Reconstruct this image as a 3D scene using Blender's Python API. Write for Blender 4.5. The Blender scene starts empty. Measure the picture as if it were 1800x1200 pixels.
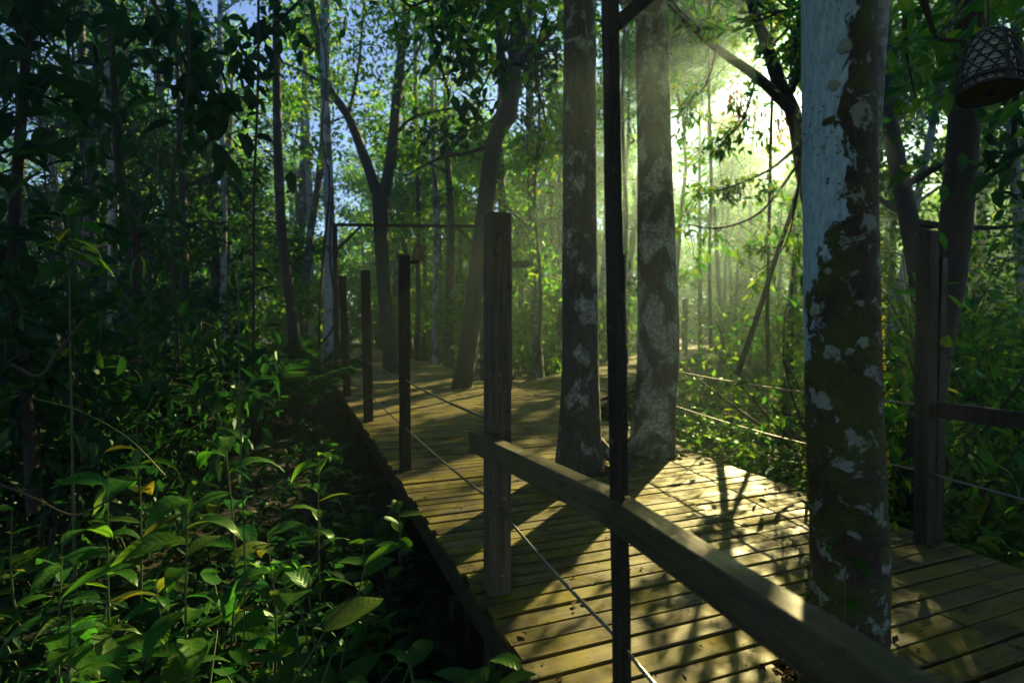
import bpy, math, random
import numpy as np
from mathutils import Vector, Matrix

rng = np.random.default_rng(11)
random.seed(11)
R = math.radians
sc = bpy.context.scene
COL = sc.collection

# ------------------------------------------------------------------ camera
CAMH, PITCH, F = 1.6, R(1.37), 960.0 / 1800.0
cam_d = bpy.data.cameras.new('camera')
cam_d.sensor_width = 36.0
cam_d.lens = 36.0 * F
cam_d.clip_start, cam_d.clip_end = 0.05, 1500
cam_d.dof.use_dof = True
cam_d.dof.focus_distance = 3.4
cam_d.dof.aperture_fstop = 1.5
cam = bpy.data.objects.new('camera', cam_d)
cam.location = (0, 0, CAMH)
cam.rotation_euler = (R(90) - PITCH, 0, 0)
COL.objects.link(cam)
sc.camera = cam

# ------------------------------------------------------------------ sky + sun
SUN_EL, SUN_AZ = R(25.0), R(28.0)          # azimuth measured from +Y towards +X
SUN = np.array([math.sin(SUN_AZ) * math.cos(SUN_EL), math.cos(SUN_AZ) * math.cos(SUN_EL), math.sin(SUN_EL)])
w = bpy.data.worlds.new('World'); sc.world = w; w.use_nodes = True
nt = w.node_tree; nt.nodes.clear()
wo = nt.nodes.new('ShaderNodeOutputWorld'); bg = nt.nodes.new('ShaderNodeBackground')
sky = nt.nodes.new('ShaderNodeTexSky'); sky.sky_type = 'NISHITA'; sky.sun_disc = False
sky.sun_elevation = SUN_EL; sky.sun_rotation = SUN_AZ
sky.air_density = 1.0; sky.dust_density = 0.0; sky.ozone_density = 1.6
tint = nt.nodes.new('ShaderNodeMix'); tint.data_type = 'RGBA'; tint.blend_type = 'MULTIPLY'
tint.inputs[0].default_value = 1.0
tint.inputs[7].default_value = (1.02, 1.02, 1.24, 1)
nt.links.new(sky.outputs[0], tint.inputs[6])
nt.links.new(tint.outputs[2], bg.inputs[0])
bg.inputs[1].default_value = 0.050
nt.links.new(bg.outputs[0], wo.inputs[0])
sun_d = bpy.data.lights.new('sun', 'SUN')
sun_d.energy = 5.0; sun_d.angle = R(0.5); sun_d.color = (1.0, 0.82, 0.34)
sun = bpy.data.objects.new('sun', sun_d)
sun.rotation_euler = Vector(SUN).to_track_quat('Z', 'Y').to_euler()
sun.location = (20, 40, 25)
COL.objects.link(sun)

vs = sc.view_settings
vs.view_transform = 'Standard'; vs.look = 'None'; vs.gamma = 1.0; vs.use_curve_mapping = False
vs.exposure = 1.78
sc.render.engine = 'CYCLES'
cy = sc.cycles
cy.use_denoising = True
cy.max_bounces = 5; cy.diffuse_bounces = 3; cy.glossy_bounces = 2; cy.transmission_bounces = 4
cy.volume_bounces = 0; cy.transparent_max_bounces = 4
cy.caustics_reflective = False; cy.caustics_refractive = False
cy.sample_clamp_indirect = 4.0

# ------------------------------------------------------------------ helpers
def P(px, py, D):
    """the place at distance D ahead that is seen at photograph pixel px, py"""
    c, s = math.cos(PITCH), math.sin(PITCH)
    a, b = (px - 900) / 960.0, (600 - py) / 960.0
    d = np.array([a, c + b * s, -s + b * c])
    return np.array([0, 0, CAMH]) + d * (D / d[1])

def tag(o, label=None, cat=None, group=None, kind=None):
    if label: o['label'] = label
    if cat: o['category'] = cat
    if group: o['group'] = group
    if kind: o['kind'] = kind
    return o

def empty(name, loc=(0, 0, 0), rz=0.0, parent=None):
    o = bpy.data.objects.new(name, None)
    o.location = [float(x) for x in loc]; o.rotation_euler = (0, 0, rz)
    o.empty_display_size = 0.2
    COL.objects.link(o)
    if parent: o.parent = parent
    return o

def _hash(ix, iy, iz):
    n = (ix * 374761393 + iy * 668265263 + iz * 2147483647 % 1274126177) & 0xffffffff
    n = ((n ^ (n >> 13)) * 1274126177) & 0xffffffff
    n = (n ^ (n >> 16)) & 0xffff
    return n / 65535.0

def vnoise(p, scale=1.0, seed=0):
    p = np.atleast_2d(np.asarray(p, float)) * scale + seed * 17.31 + 1000.0
    i = np.floor(p).astype(np.int64); f = p - i
    f = f * f * (3 - 2 * f)
    r = 0
    for dx in (0, 1):
        for dy in (0, 1):
            for dz in (0, 1):
                wgt = (f[:, 0] if dx else 1 - f[:, 0]) * (f[:, 1] if dy else 1 - f[:, 1]) * (f[:, 2] if dz else 1 - f[:, 2])
                r = r + wgt * _hash(i[:, 0] + dx, i[:, 1] + dy, i[:, 2] + dz)
    return r

def fnoise(p, scale=1.0, seed=0, octs=3):
    a, t, r = 1.0, 0.0, 0.0
    for k in range(octs):
        r = r + a * vnoise(p, scale * 2 ** k, seed + k); t += a; a *= 0.5
    return r / t

class MB:
    """collects vertex / face arrays and links them as one mesh object"""
    def __init__(self): self.v, self.f, self.n, self.s = [], [], 0, []
    def add(self, v, f, smooth=False):
        v = np.asarray(v, np.float32).reshape(-1, 3); f = np.asarray(f, np.int64)
        self.v.append(v); self.f.append(f + self.n); self.s.append(smooth); self.n += len(v)
        return self
    def mesh(self, name, mat):
        me = bpy.data.meshes.new(name)
        if not self.v: return me
        v = np.concatenate(self.v)
        loops = np.concatenate([f.ravel() for f in self.f]).astype(np.int32)
        tot = np.concatenate([np.full(len(f), f.shape[1], np.int32) for f in self.f])
        start = np.concatenate([[0], np.cumsum(tot)[:-1]]).astype(np.int32)
        sm = np.concatenate([np.full(len(f), s, bool) for f, s in zip(self.f, self.s)])
        me.vertices.add(len(v)); me.vertices.foreach_set('co', v.ravel())
        me.loops.add(len(loops)); me.loops.foreach_set('vertex_index', loops)
        me.polygons.add(len(tot)); me.polygons.foreach_set('loop_start', start)
        me.polygons.foreach_set('use_smooth', sm)
        me.update(calc_edges=True); me.validate()
        if mat: me.materials.append(mat)
        return me
    def build(self, name, mat, parent=None, loc=(0, 0, 0), rot=(0, 0, 0)):
        o = bpy.data.objects.new(name, self.mesh(name, mat))
        o.location = [float(x) for x in loc]; o.rotation_euler = rot
        COL.objects.link(o)
        if parent: o.parent = parent
        return o

def inst(name, me, parent=None, mat=None):
    o = bpy.data.objects.new(name, me); COL.objects.link(o)
    if parent: o.parent = parent
    if mat is not None: o.matrix_local = mat
    return o

def norm(a): return a / np.maximum(np.linalg.norm(a, axis=-1, keepdims=True), 1e-9)

def tube(pts, rad, sides=7, cap=True, rough=0.0, rscale=3.0, seed=0):
    pts = np.asarray(pts, float); n = len(pts)
    rad = np.broadcast_to(np.asarray(rad, float), (n,))
    t = norm(np.gradient(pts, axis=0))
    up = np.array([1.0, 0, 0]) if abs(t[0][0]) < 0.8 else np.array([0, 1.0, 0])
    u = np.zeros_like(pts)
    cur = up
    for i in range(n):
        cur = cur - t[i] * np.dot(cur, t[i]); cur = cur / max(np.linalg.norm(cur), 1e-9); u[i] = cur
    v = np.cross(t, u)
    a = np.linspace(0, 2 * np.pi, sides, endpoint=False)
    dirs = u[:, None, :] * np.cos(a)[None, :, None] + v[:, None, :] * np.sin(a)[None, :, None]
    rr = rad[:, None].repeat(sides, 1)
    if rough:
        q = (pts[:, None, :] + dirs * rad[:, None, None]).reshape(-1, 3)
        rr = rr * (1 + rough * (fnoise(q * np.array([1, 1, 0.5]), rscale, seed).reshape(n, sides) - 0.5) * 2)
    V = (pts[:, None, :] + dirs * rr[:, :, None]).reshape(-1, 3)
    i = np.arange(n - 1)[:, None] * sides; j = np.arange(sides)[None, :]; k = (j + 1) % sides
    Fq = np.stack([i + j, i + k, i + sides + k, i + sides + j], -1).reshape(-1, 4)
    return V, Fq

def spline(ctrl, n):
    """Catmull-Rom through the control points"""
    c = np.asarray(ctrl, float)
    c = np.vstack([2 * c[0] - c[1], c, 2 * c[-1] - c[-2]])
    m = len(c) - 3
    t = np.linspace(0, m - 1e-6, n); i = t.astype(int); f = (t - i)[:, None]
    p0, p1, p2, p3 = c[i], c[i + 1], c[i + 2], c[i + 3]
    return 0.5 * ((2 * p1) + (-p0 + p2) * f + (2 * p0 - 5 * p1 + 4 * p2 - p3) * f ** 2 + (-p0 + 3 * p1 - 3 * p2 + p3) * f ** 3)

def box(c, s, jit=0.0):
    c = np.asarray(c, float); s = np.asarray(s, float) / 2
    v = np.array([[x, y, z] for z in (-1, 1) for y in (-1, 1) for x in (-1, 1)], float) * s + c
    if jit: v += rng.normal(0, jit, v.shape)
    f = [[0, 2, 3, 1], [4, 5, 7, 6], [0, 1, 5, 4], [2, 6, 7, 3], [0, 4, 6, 2], [1, 3, 7, 5]]
    return v, f

def timber(mb, a, b, wx, wy, side, segs=14, rough=0.006, seed=0, groove=None, chip=0.012):
    """a weathered sawn timber from a to b: worn corners, uneven faces, optional split down one face"""
    a = np.asarray(a, float); b = np.asarray(b, float)
    t = norm(b - a); side = np.asarray(side, float); side = norm(side - t * np.dot(side, t)); oth = np.cross(t, side)
    base = []
    k = 0.90
    for sx, sy in ((-1, -1), (1, -1), (1, 1), (-1, 1)):
        if sx * sy > 0: base += [(sx * k, sy), (sx, sy * k)] if sx > 0 and False else []
    base = [(-1, -k), (-k, -1), (-.4, -1), (-.02, -1), (.0, -1), (.02, -1), (.4, -1), (k, -1), (1, -k), (1, -.3), (1, .3), (1, k), (k, 1), (.3, 1), (-.3, 1), (-k, 1), (-1, k), (-1, .3), (-1, -.3)]
    base = np.array(base); m = len(base)
    T = np.linspace(0, 1, segs); L = np.linalg.norm(b - a)
    V = np.zeros((segs, m, 3))
    for i, tt in enumerate(T):
        c = a + (b - a) * tt
        q = base.copy()
        loc = np.stack([q[:, 0] * wx / 2, q[:, 1] * wy / 2, np.full(m, tt * L)], 1)
        d = fnoise(loc * np.array([14, 14, 4.0]), 1.0, seed) - 0.5
        r = 1 + 0 * d
        pos = q * np.array([wx / 2, wy / 2])
        pos = pos + norm(q) * (d * 2 * rough)[:, None]
        # chipped corners
        ch = np.clip(vnoise(np.array([[0, 0, tt * L]]), 7, seed + 5) - 0.62, 0, 1)[0] * chip * 6
        pos[[0, 1]] *= 1 - ch
        if groove and groove[0] < tt < groove[1]:
            g = groove[2] * min(1, 6 * min(tt - groove[0], groove[1] - tt) / (groove[1] - groove[0]))
            pos[4, 1] += g * wy
            sh = (fnoise(np.array([[0, 0, tt * L]]), 5, seed + 9)[0] - .5) * 0.5 * wx
            pos[3:6, 0] += sh
        V[i] = c + side * pos[:, :1] + oth * pos[:, 1:]
    i = np.arange(segs - 1)[:, None] * m; j = np.arange(m)[None, :]; kk = (j + 1) % m
    mb.add(V.reshape(-1, 3), np.stack([i + j, i + kk, i + m + kk, i + m + j], -1).reshape(-1, 4))
    for r, s in ((0, -1), (segs - 1, 1)):
        cv = V[r]; cen = cv.mean(0)[None] + t * s * 0.004
        vv = np.vstack([cv, cen]); ff = [[x, (x + 1) % m, m] for x in range(m)]
        mb.add(vv, ff)
    return mb

# ------------------------------------------------------------------ materials
def mat_new(name):
    m = bpy.data.materials.new(name); m.use_nodes = True
    n = m.node_tree; n.nodes.clear()
    out = n.nodes.new('ShaderNodeOutputMaterial')
    return m, n, out

def N(n, t, **k):
    x = n.nodes.new(t)
    for a, b in k.items(): setattr(x, a, b)
    return x

def ramp(n, fac, stops, interp='LINEAR'):
    r = N(n, 'ShaderNodeValToRGB'); r.color_ramp.interpolation = interp
    e = r.color_ramp.elements
    while len(e) < len(stops): e.new(0.5)
    for x, (p, c) in zip(e, stops):
        x.position = p; x.color = (*c, 1) if len(c) == 3 else c
    n.links.new(fac, r.inputs[0]); return r

def noise(n, vec, scale, detail=4, rough=0.6, dist=0.0, dim='3D'):
    x = N(n, 'ShaderNodeTexNoise'); x.inputs['Scale'].default_value = scale; x.inputs['Detail'].default_value = detail
    x.inputs['Roughness'].default_value = rough; x.inputs['Distortion'].default_value = dist
    if vec is not None: n.links.new(vec, x.inputs['Vector'])
    return x

def mapping(n, vec, scale=(1, 1, 1), loc=None):
    m = N(n, 'ShaderNodeMapping'); m.inputs['Scale'].default_value = scale
    n.links.new(vec, m.inputs['Vector'])
    if loc is not None: n.links.new(loc, m.inputs['Location'])
    return m.outputs[0]

def mixc(n, fac, a, b, mode='MIX'):
    x = N(n, 'ShaderNodeMix', data_type='RGBA', blend_type=mode)
    for s, v in ((0, fac), (6, a), (7, b)):
        if hasattr(v, 'is_linked'): n.links.new(v, x.inputs[s])
        elif s == 0: x.inputs[0].default_value = v
        else: x.inputs[s].default_value = (*v, 1)
    return x.outputs[2]

def math_n(n, op, a, b=None, c=None):
    x = N(n, 'ShaderNodeMath', operation=op)
    for i, v in enumerate((a, b, c)):
        if v is None: continue
        if hasattr(v, 'is_linked'): n.links.new(v, x.inputs[i])
        else: x.inputs[i].default_value = v
    return x.outputs[0]

def leaf_mat(name, cols, tcols, trans=0.5, gloss=0.10, rough=0.32, vein=0):
    m, n, out = mat_new(name)
    g = N(n, 'ShaderNodeNewGeometry'); oi = N(n, 'ShaderNodeObjectInfo')
    rnd = math_n(n, 'FRACT', math_n(n, 'ADD', g.outputs['Random Per Island'], oi.outputs['Random']))
    st = [i / (len(cols) - 1) for i in range(len(cols))]
    c1 = ramp(n, rnd, list(zip(st, cols))).outputs[0]
    c2 = ramp(n, rnd, list(zip(st, tcols))).outputs[0]
    bump = None
    if vein:
        tc = N(n, 'ShaderNodeTexCoord')
        o = tc.outputs['Object']; sep = N(n, 'ShaderNodeSeparateXYZ'); n.links.new(o, sep.inputs[0])
        ay = math_n(n, 'ABSOLUTE', sep.outputs[1])
        seed_ = math_n(n, 'MULTIPLY', oi.outputs['Random'], 53.0)
        nz = noise(n, mapping(n, o, (1, 1, 1), seed_), 9, 5, 0.65)
        hole = noise(n, mapping(n, o, (1, 1, 1), seed_), 3.2, 3, 0.5)
        rib = ramp(n, ay, [(0.006, (1, 1, 1)), (0.016, (0, 0, 0))]).outputs[0]
        ph = math_n(n, 'SINE', math_n(n, 'MULTIPLY', math_n(n, 'SUBTRACT', sep.outputs[0], math_n(n, 'MULTIPLY', ay, 0.9)), 62.0))
        vn = ramp(n, ph, [(0.80, (0, 0, 0)), (0.98, (1, 1, 1))]).outputs[0]
        vr = math_n(n, 'MAXIMUM', math_n(n, 'MULTIPLY', vn, 0.22), rib)
        c1 = mixc(n, ramp(n, nz.outputs[0], [(0.35, (.6, .6, .6)), (0.6, (0, 0, 0))]).outputs[0], c1, (0.010, 0.035, 0.012))
        c1 = mixc(n, math_n(n, 'MULTIPLY', vr, 0.35), c1, (0.10, 0.19, 0.05))
        blot = ramp(n, nz.outputs[0], [(0.66, (0, 0, 0)), (0.72, (.85, .85, .85))]).outputs[0]
        c1 = mixc(n, blot, c1, (0.085, 0.06, 0.02)); c2 = mixc(n, blot, c2, (0.16, 0.09, 0.02))
        yel = ramp(n, hole.outputs[0], [(0.58, (0, 0, 0)), (0.72, (.6, .6, .6))]).outputs[0]
        c1 = mixc(n, yel, c1, (0.10, 0.12, 0.015)); c2 = mixc(n, math_n(n, 'MULTIPLY', vr, 0.5), c2, (0.05, 0.16, 0.02))
        bump = N(n, 'ShaderNodeBump'); bump.inputs['Strength'].default_value = 0.14; bump.inputs['Distance'].default_value = 0.003
        n.links.new(math_n(n, 'ADD', ph, math_n(n, 'MULTIPLY', nz.outputs[0], 2.0)), bump.inputs['Height'])
    d = N(n, 'ShaderNodeBsdfDiffuse'); t = N(n, 'ShaderNodeBsdfTranslucent'); gl = N(n, 'ShaderNodeBsdfGlossy')
    gl.inputs['Roughness'].default_value = rough; gl.inputs['Color'].default_value = (0.75, 0.95, 0.80, 1)
    n.links.new(c1, d.inputs[0]); n.links.new(c2, t.inputs[0])
    mx = N(n, 'ShaderNodeMixShader'); mx.inputs[0].default_value = trans
    n.links.new(d.outputs[0], mx.inputs[1]); n.links.new(t.outputs[0], mx.inputs[2])
    fr = N(n, 'ShaderNodeLayerWeight'); fr.inputs[0].default_value = 0.5
    fac = math_n(n, 'MULTIPLY', math_n(n, 'ADD', math_n(n, 'POWER', fr.outputs[1], 4.0), 0.15), gloss)
    m2 = N(n, 'ShaderNodeMixShader'); n.links.new(fac, m2.inputs[0])
    n.links.new(mx.outputs[0], m2.inputs[1]); n.links.new(gl.outputs[0], m2.inputs[2])
    if bump:
        for s in (d, t, gl): n.links.new(bump.outputs[0], s.inputs['Normal'])
    n.links.new(m2.outputs[0], out.inputs[0])
    return m

def bark_mat(name, dark, mid, pale, thr=0.55, pscale=2.0, moss=None, bump=0.6, soft=0.03, grain=(6, 6, 1.2)):
    m, n, out = mat_new(name)
    b = N(n, 'ShaderNodeBsdfPrincipled'); tc = N(n, 'ShaderNodeTexCoord'); oi = N(n, 'ShaderNodeObjectInfo')
    off = math_n(n, 'MULTIPLY', oi.outputs['Random'], 37.0)
    vec = mapping(n, tc.outputs['Object'], (1, 1, 1), off)
    fine = noise(n, mapping(n, vec, grain), 6, 6, 0.65)
    col = ramp(n, fine.outputs[0], [(0.3, dark), (0.7, mid)]).outputs[0]
    pat = noise(n, mapping(n, vec, (1, 1, 0.75)), pscale, 8, 0.62, 0.6)
    pf = ramp(n, pat.outputs[0], [(thr - soft, (0, 0, 0)), (thr + soft, (1, 1, 1))]).outputs[0]
    speck = noise(n, vec, 26, 3, 0.5)
    sf = ramp(n, speck.outputs[0], [(0.45, (0.55, 0.55, 0.55)), (0.6, (1, 1, 1))]).outputs[0]
    pc = mixc(n, 1.0, pale, sf, 'MULTIPLY')
    col = mixc(n, pf, col, pc)
    if moss:
        mo = noise(n, vec, 3.1, 6, 0.6)
        sep = N(n, 'ShaderNodeSeparateXYZ'); n.links.new(tc.outputs['Object'], sep.inputs[0])
        mf = math_n(n, 'SUBTRACT', mo.outputs[0], math_n(n, 'MULTIPLY', sep.outputs[2], 0.03))
        mfr = ramp(n, mf, [(0.50, (0, 0, 0)), (0.60, (1, 1, 1))]).outputs[0]
        col = mixc(n, math_n(n, 'MULTIPLY', mfr, 0.75), col, moss)
    n.links.new(col, b.inputs['Base Color'])
    b.inputs['Roughness'].default_value = 0.8
    bp = N(n, 'ShaderNodeBump'); bp.inputs['Strength'].default_value = bump; bp.inputs['Distance'].default_value = 0.02
    hh = math_n(n, 'ADD', fine.outputs[0], math_n(n, 'MULTIPLY', speck.outputs[0], 0.5))
    n.links.new(hh, bp.inputs['Height']); n.links.new(bp.outputs[0], b.inputs['Normal'])
    n.links.new(b.outputs[0], out.inputs[0])
    return m

def wood_mat(name, c0, c1, c2, green, rough=(0.35, 0.65), axis=0, gamt=0.5, lichen=0.0, bump=0.4, spec=0.22):
    m, n, out = mat_new(name)
    b = N(n, 'ShaderNodeBsdfPrincipled'); tc = N(n, 'ShaderNodeTexCoord'); oi = N(n, 'ShaderNodeObjectInfo')
    off = math_n(n, 'MULTIPLY', oi.outputs['Random'], 91.0)
    sc_ = [14, 14, 14]; sc_[axis] = 0.9
    vec = mapping(n, tc.outputs['Object'], (1, 1, 1), off)
    gr = noise(n, mapping(n, vec, sc_), 2.2, 8, 0.7, 0.4)
    bl = noise(n, vec, 2.4, 5, 0.6)
    col = ramp(n, gr.outputs[0], [(0.30, c0), (0.48, c1), (0.70, c2)]).outputs[0]
    tone = math_n(n, 'ADD', math_n(n, 'MULTIPLY', oi.outputs['Random'], 0.60), 0.55)
    col = mixc(n, 1.0, col, N_rgb(n, tone), 'MULTIPLY')
    gf = ramp(n, bl.outputs[0], [(0.44, (0, 0, 0)), (0.58, (1, 1, 1))]).outputs[0]
    col = mixc(n, math_n(n, 'MULTIPLY', gf, gamt), col, green)
    st = noise(n, vec, 11, 5, 0.7)
    sf = ramp(n, st.outputs[0], [(0.30, (0.35, 0.35, 0.35)), (0.42, (1, 1, 1))]).outputs[0]
    col = mixc(n, 1.0, col, sf, 'MULTIPLY')
    if lichen:
        li = noise(n, vec, 34, 4, 0.6)
        lf = ramp(n, li.outputs[0], [(0.66, (0, 0, 0)), (0.70, (1, 1, 1))]).outputs[0]
        col = mixc(n, math_n(n, 'MULTIPLY', lf, lichen), col, (0.35, 0.38, 0.33))
    n.links.new(col, b.inputs['Base Color'])
    wet = noise(n, mapping(n, tc.outputs['Object'], (1, 1, 1), off), 3.5, 4, 0.6)
    rr = N(n, 'ShaderNodeMapRange'); rr.inputs[1].default_value = 0.35; rr.inputs[2].default_value = 0.65
    rr.inputs[3].default_value = rough[0]; rr.inputs[4].default_value = rough[1]
    n.links.new(wet.outputs[0], rr.inputs[0]); n.links.new(rr.outputs[0], b.inputs['Roughness'])
    b.inputs['Specular IOR Level'].default_value = spec
    bp = N(n, 'ShaderNodeBump'); bp.inputs['Strength'].default_value = bump; bp.inputs['Distance'].default_value = 0.006
    n.links.new(gr.outputs[0], bp.inputs['Height']); n.links.new(bp.outputs[0], b.inputs['Normal'])
    n.links.new(b.outputs[0], out.inputs[0])
    return m

def N_rgb(n, val):
    x = N(n, 'ShaderNodeCombineColor')
    for i in range(3): n.links.new(val, x.inputs[i])
    return x.outputs[0]

def plain_mat(name, col, rough=0.6, metal=0.0, var=0.3, scale=20):
    m, n, out = mat_new(name)
    b = N(n, 'ShaderNodeBsdfPrincipled'); tc = N(n, 'ShaderNodeTexCoord')
    z = noise(n, tc.outputs['Object'], scale, 4)
    c = mixc(n, math_n(n, 'MULTIPLY', z.outputs[0], var * 2), col, tuple(x * 0.35 for x in col))
    n.links.new(c, b.inputs['Base Color']); b.inputs['Roughness'].default_value = rough; b.inputs['Metallic'].default_value = metal
    n.links.new(b.outputs[0], out.inputs[0])
    return m

M = {}
M['leaf_far'] = leaf_mat('leaf_far', [(.012, .055, .022), (.022, .10, .016), (.05, .13, .015), (.08, .14, .012)],
                         [(.04, .20, .02), (.09, .34, .02), (.20, .46, .02), (.38, .50, .03)], 0.58, 0.08, 0.4)
M['leaf_mid'] = leaf_mat('leaf_mid', [(.008, .045, .018), (.018, .08, .014), (.04, .11, .014), (.06, .12, .012)],
                         [(.03, .18, .02), (.08, .30, .02), (.18, .42, .02), (.36, .46, .03)], 0.52, 0.10, 0.35)
M['leaf_dark'] = leaf_mat('leaf_dark', [(.004, .022, .016), (.007, .036, .021), (.012, .055, .020)],  # darker, bluer leaf copy; teal shade is put into its colour
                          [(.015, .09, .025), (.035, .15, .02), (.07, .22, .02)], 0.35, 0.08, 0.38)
M['leaf_near'] = leaf_mat('leaf_near', [(.012, .08, .018), (.02, .10, .014), (.03, .11, .014), (.055, .14, .014), (.016, .085, .02), (.08, .12, .015)],
                          [(.05, .26, .02), (.08, .34, .02), (.12, .38, .02), (.22, .44, .02), (.05, .24, .02), (.40, .34, .02)], 0.45, 0.09, 0.34, vein=22)
M['leaf_red'] = leaf_mat('leaf_red', [(.08, .05, .02), (.12, .06, .02)], [(.4, .16, .03), (.35, .22, .03)], 0.5, 0.08, 0.4)
M['litter'] = leaf_mat('litter', [(.05, .03, .015), (.09, .05, .02), (.03, .025, .015)], [(.08, .05, .02), (.12, .06, .02), (.05, .03, .02)], 0.2, 0.06, 0.5)
M['moss'] = leaf_mat('moss', [(.03, .04, .008), (.05, .06, .01)], [(.20, .20, .02), (.30, .26, .03)], 0.6, 0.02, 0.6)
M['stem'] = plain_mat('stem', (.06, .10, .03), 0.6)
M['twig'] = plain_mat('twig', (.05, .04, .025), 0.8)
M['bark_dark'] = bark_mat('bark_dark', (.012, .010, .008), (.035, .030, .022), (.10, .11, .09), 0.68, 2.2)
M['bark_brown'] = bark_mat('bark_brown', (.025, .02, .013), (.06, .05, .03), (.16, .17, .14), 0.62, 2.5, moss=(.03, .045, .012))
M['bark_pale'] = bark_mat('bark_pale', (.05, .055, .05), (.10, .11, .10), (.38, .44, .44), 0.46, 2.0)
M['bark_lichen'] = bark_mat('bark_lichen', (.024, .022, .016), (.088, .082, .060), (.34, .37, .32), 0.575, 5.0, moss=(.035, .045, .012), soft=0.04)
M['bark_lichen2'] = bark_mat('bark_lichen2', (.05, .044, .030), (.13, .115, .080), (.38, .40, .32), 0.515, 3.2, moss=(.055, .060, .02), soft=0.045)
M['plank'] = wood_mat('plank', (.022, .018, .012), (.098, .080, .036), (.178, .146, .066), (.18, .150, .003), (0.38, 0.85), 0, 0.62, spec=0.13)
M['joist'] = wood_mat('joist', (.02, .016, .012), (.04, .032, .022), (.06, .05, .03), (.03, .035, .015), (0.6, 0.8), 0, 0.3)
M['rail'] = wood_mat('rail', (.045, .04, .028), (.09, .078, .048), (.14, .12, .07), (.10, .10, .03), (0.28, 0.55), 0, 0.4, 0.5)
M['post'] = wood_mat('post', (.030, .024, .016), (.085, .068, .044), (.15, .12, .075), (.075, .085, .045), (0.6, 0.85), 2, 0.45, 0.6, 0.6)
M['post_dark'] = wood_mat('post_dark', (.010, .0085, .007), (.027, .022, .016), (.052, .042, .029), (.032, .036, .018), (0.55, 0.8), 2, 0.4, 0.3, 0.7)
M['cable'] = plain_mat('cable', (.26, .26, .25), 0.32, 0.85, 0.25, 40)
M['bamboo_dark'] = plain_mat('bamboo_dark', (.022, .028, .030), 0.55)
M['bamboo'] = plain_mat('bamboo', (.30, .19, .08), 0.5)
M['disc'] = plain_mat('disc', (.16, .15, .11), 0.8, 0, .4)
M['liner'] = plain_mat('liner', (.75, .78, .70), 0.8, 0, 0.15)

# T3 : pale flaking skin on the left, dark mossy bark elsewhere
def big_trunk_mat():
    m, n, out = mat_new('bark_flaking')
    b = N(n, 'ShaderNodeBsdfPrincipled'); tc = N(n, 'ShaderNodeTexCoord'); o = tc.outputs['Object']
    sep = N(n, 'ShaderNodeSeparateXYZ'); n.links.new(o, sep.inputs[0])
    g = math_n(n, 'ADD', math_n(n, 'MULTIPLY', sep.outputs[0], -0.87), math_n(n, 'MULTIPLY', sep.outputs[1], 0.35))
    g = math_n(n, 'MULTIPLY', g, 2.4)
    zz = math_n(n, 'MULTIPLY', math_n(n, 'SUBTRACT', sep.outputs[2], 2.15), 0.30)
    zz = math_n(n, 'MINIMUM', math_n(n, 'MAXIMUM', zz, -0.34), 0.06)
    big = noise(n, mapping(n, o, (1, 1, 0.8)), 3.6, 8, 0.68, 0.5)
    rag = noise(n, mapping(n, o, (3, 3, 0.6)), 9, 4, 0.6)
    v = math_n(n, 'ADD', math_n(n, 'ADD', g, zz), math_n(n, 'MULTIPLY', math_n(n, 'SUBTRACT', big.outputs[0], 0.5), 1.35))
    v = math_n(n, 'ADD', v, math_n(n, 'MULTIPLY', math_n(n, 'SUBTRACT', rag.outputs[0], 0.5), 0.22))
    pf = ramp(n, v, [(0.185, (0, 0, 0)), (0.20, (1, 1, 1))]).outputs[0]
    cr = noise(n, mapping(n, o, (8, 8, 2)), 8, 6, 0.6)
    pale = ramp(n, cr.outputs[0], [(0.3, (.15, .27, .31)), (0.55, (.28, .43, .47)), (0.75, (.40, .54, .56))]).outputs[0]
    pit = noise(n, o, 38, 2, 0.5)
    pale = mixc(n, 1.0, pale, ramp(n, pit.outputs[0], [(0.27, (.25, .25, .25)), (0.33, (1, 1, 1))]).outputs[0], 'MULTIPLY')
    fine = noise(n, mapping(n, o, (1, 1, 0.7)), 32, 7, 0.7)
    dk = ramp(n, fine.outputs[0], [(0.3, (.010, .008, .006)), (0.65, (.060, .044, .028))]).outputs[0]
    mo = noise(n, o, 4.2, 6, 0.62)
    dk = mixc(n, ramp(n, mo.outputs[0], [(0.42, (0, 0, 0)), (0.56, (1, 1, 1))]).outputs[0], dk, (.055, .070, .010))
    lc = noise(n, o, 9, 7, 0.66, 0.3)
    dk = mixc(n, ramp(n, lc.outputs[0], [(0.565, (0, 0, 0)), (0.60, (.8, .8, .8))]).outputs[0], dk, (.29, .35, .31))
    vo = N(n, 'ShaderNodeTexVoronoi'); vo.inputs['Scale'].default_value = 5.0; n.links.new(o, vo.inputs['Vector'])
    col = mixc(n, pf, dk, pale)
    n.links.new(col, b.inputs['Base Color']); b.inputs['Roughness'].default_value = 0.75
    h = math_n(n, 'ADD', math_n(n, 'MULTIPLY', fine.outputs[0], math_n(n, 'SUBTRACT', 1.0, math_n(n, 'MULTIPLY', pf, 0.8))),
               math_n(n, 'MULTIPLY', pf, -0.5))
    bp = N(n, 'ShaderNodeBump'); bp.inputs['Strength'].default_value = 1.0; bp.inputs['Distance'].default_value = 0.025
    n.links.new(h, bp.inputs['Height']); n.links.new(bp.outputs[0], b.inputs['Normal'])
    n.links.new(b.outputs[0], out.inputs[0])
    return m
M['bark_flaking'] = big_trunk_mat()

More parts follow.
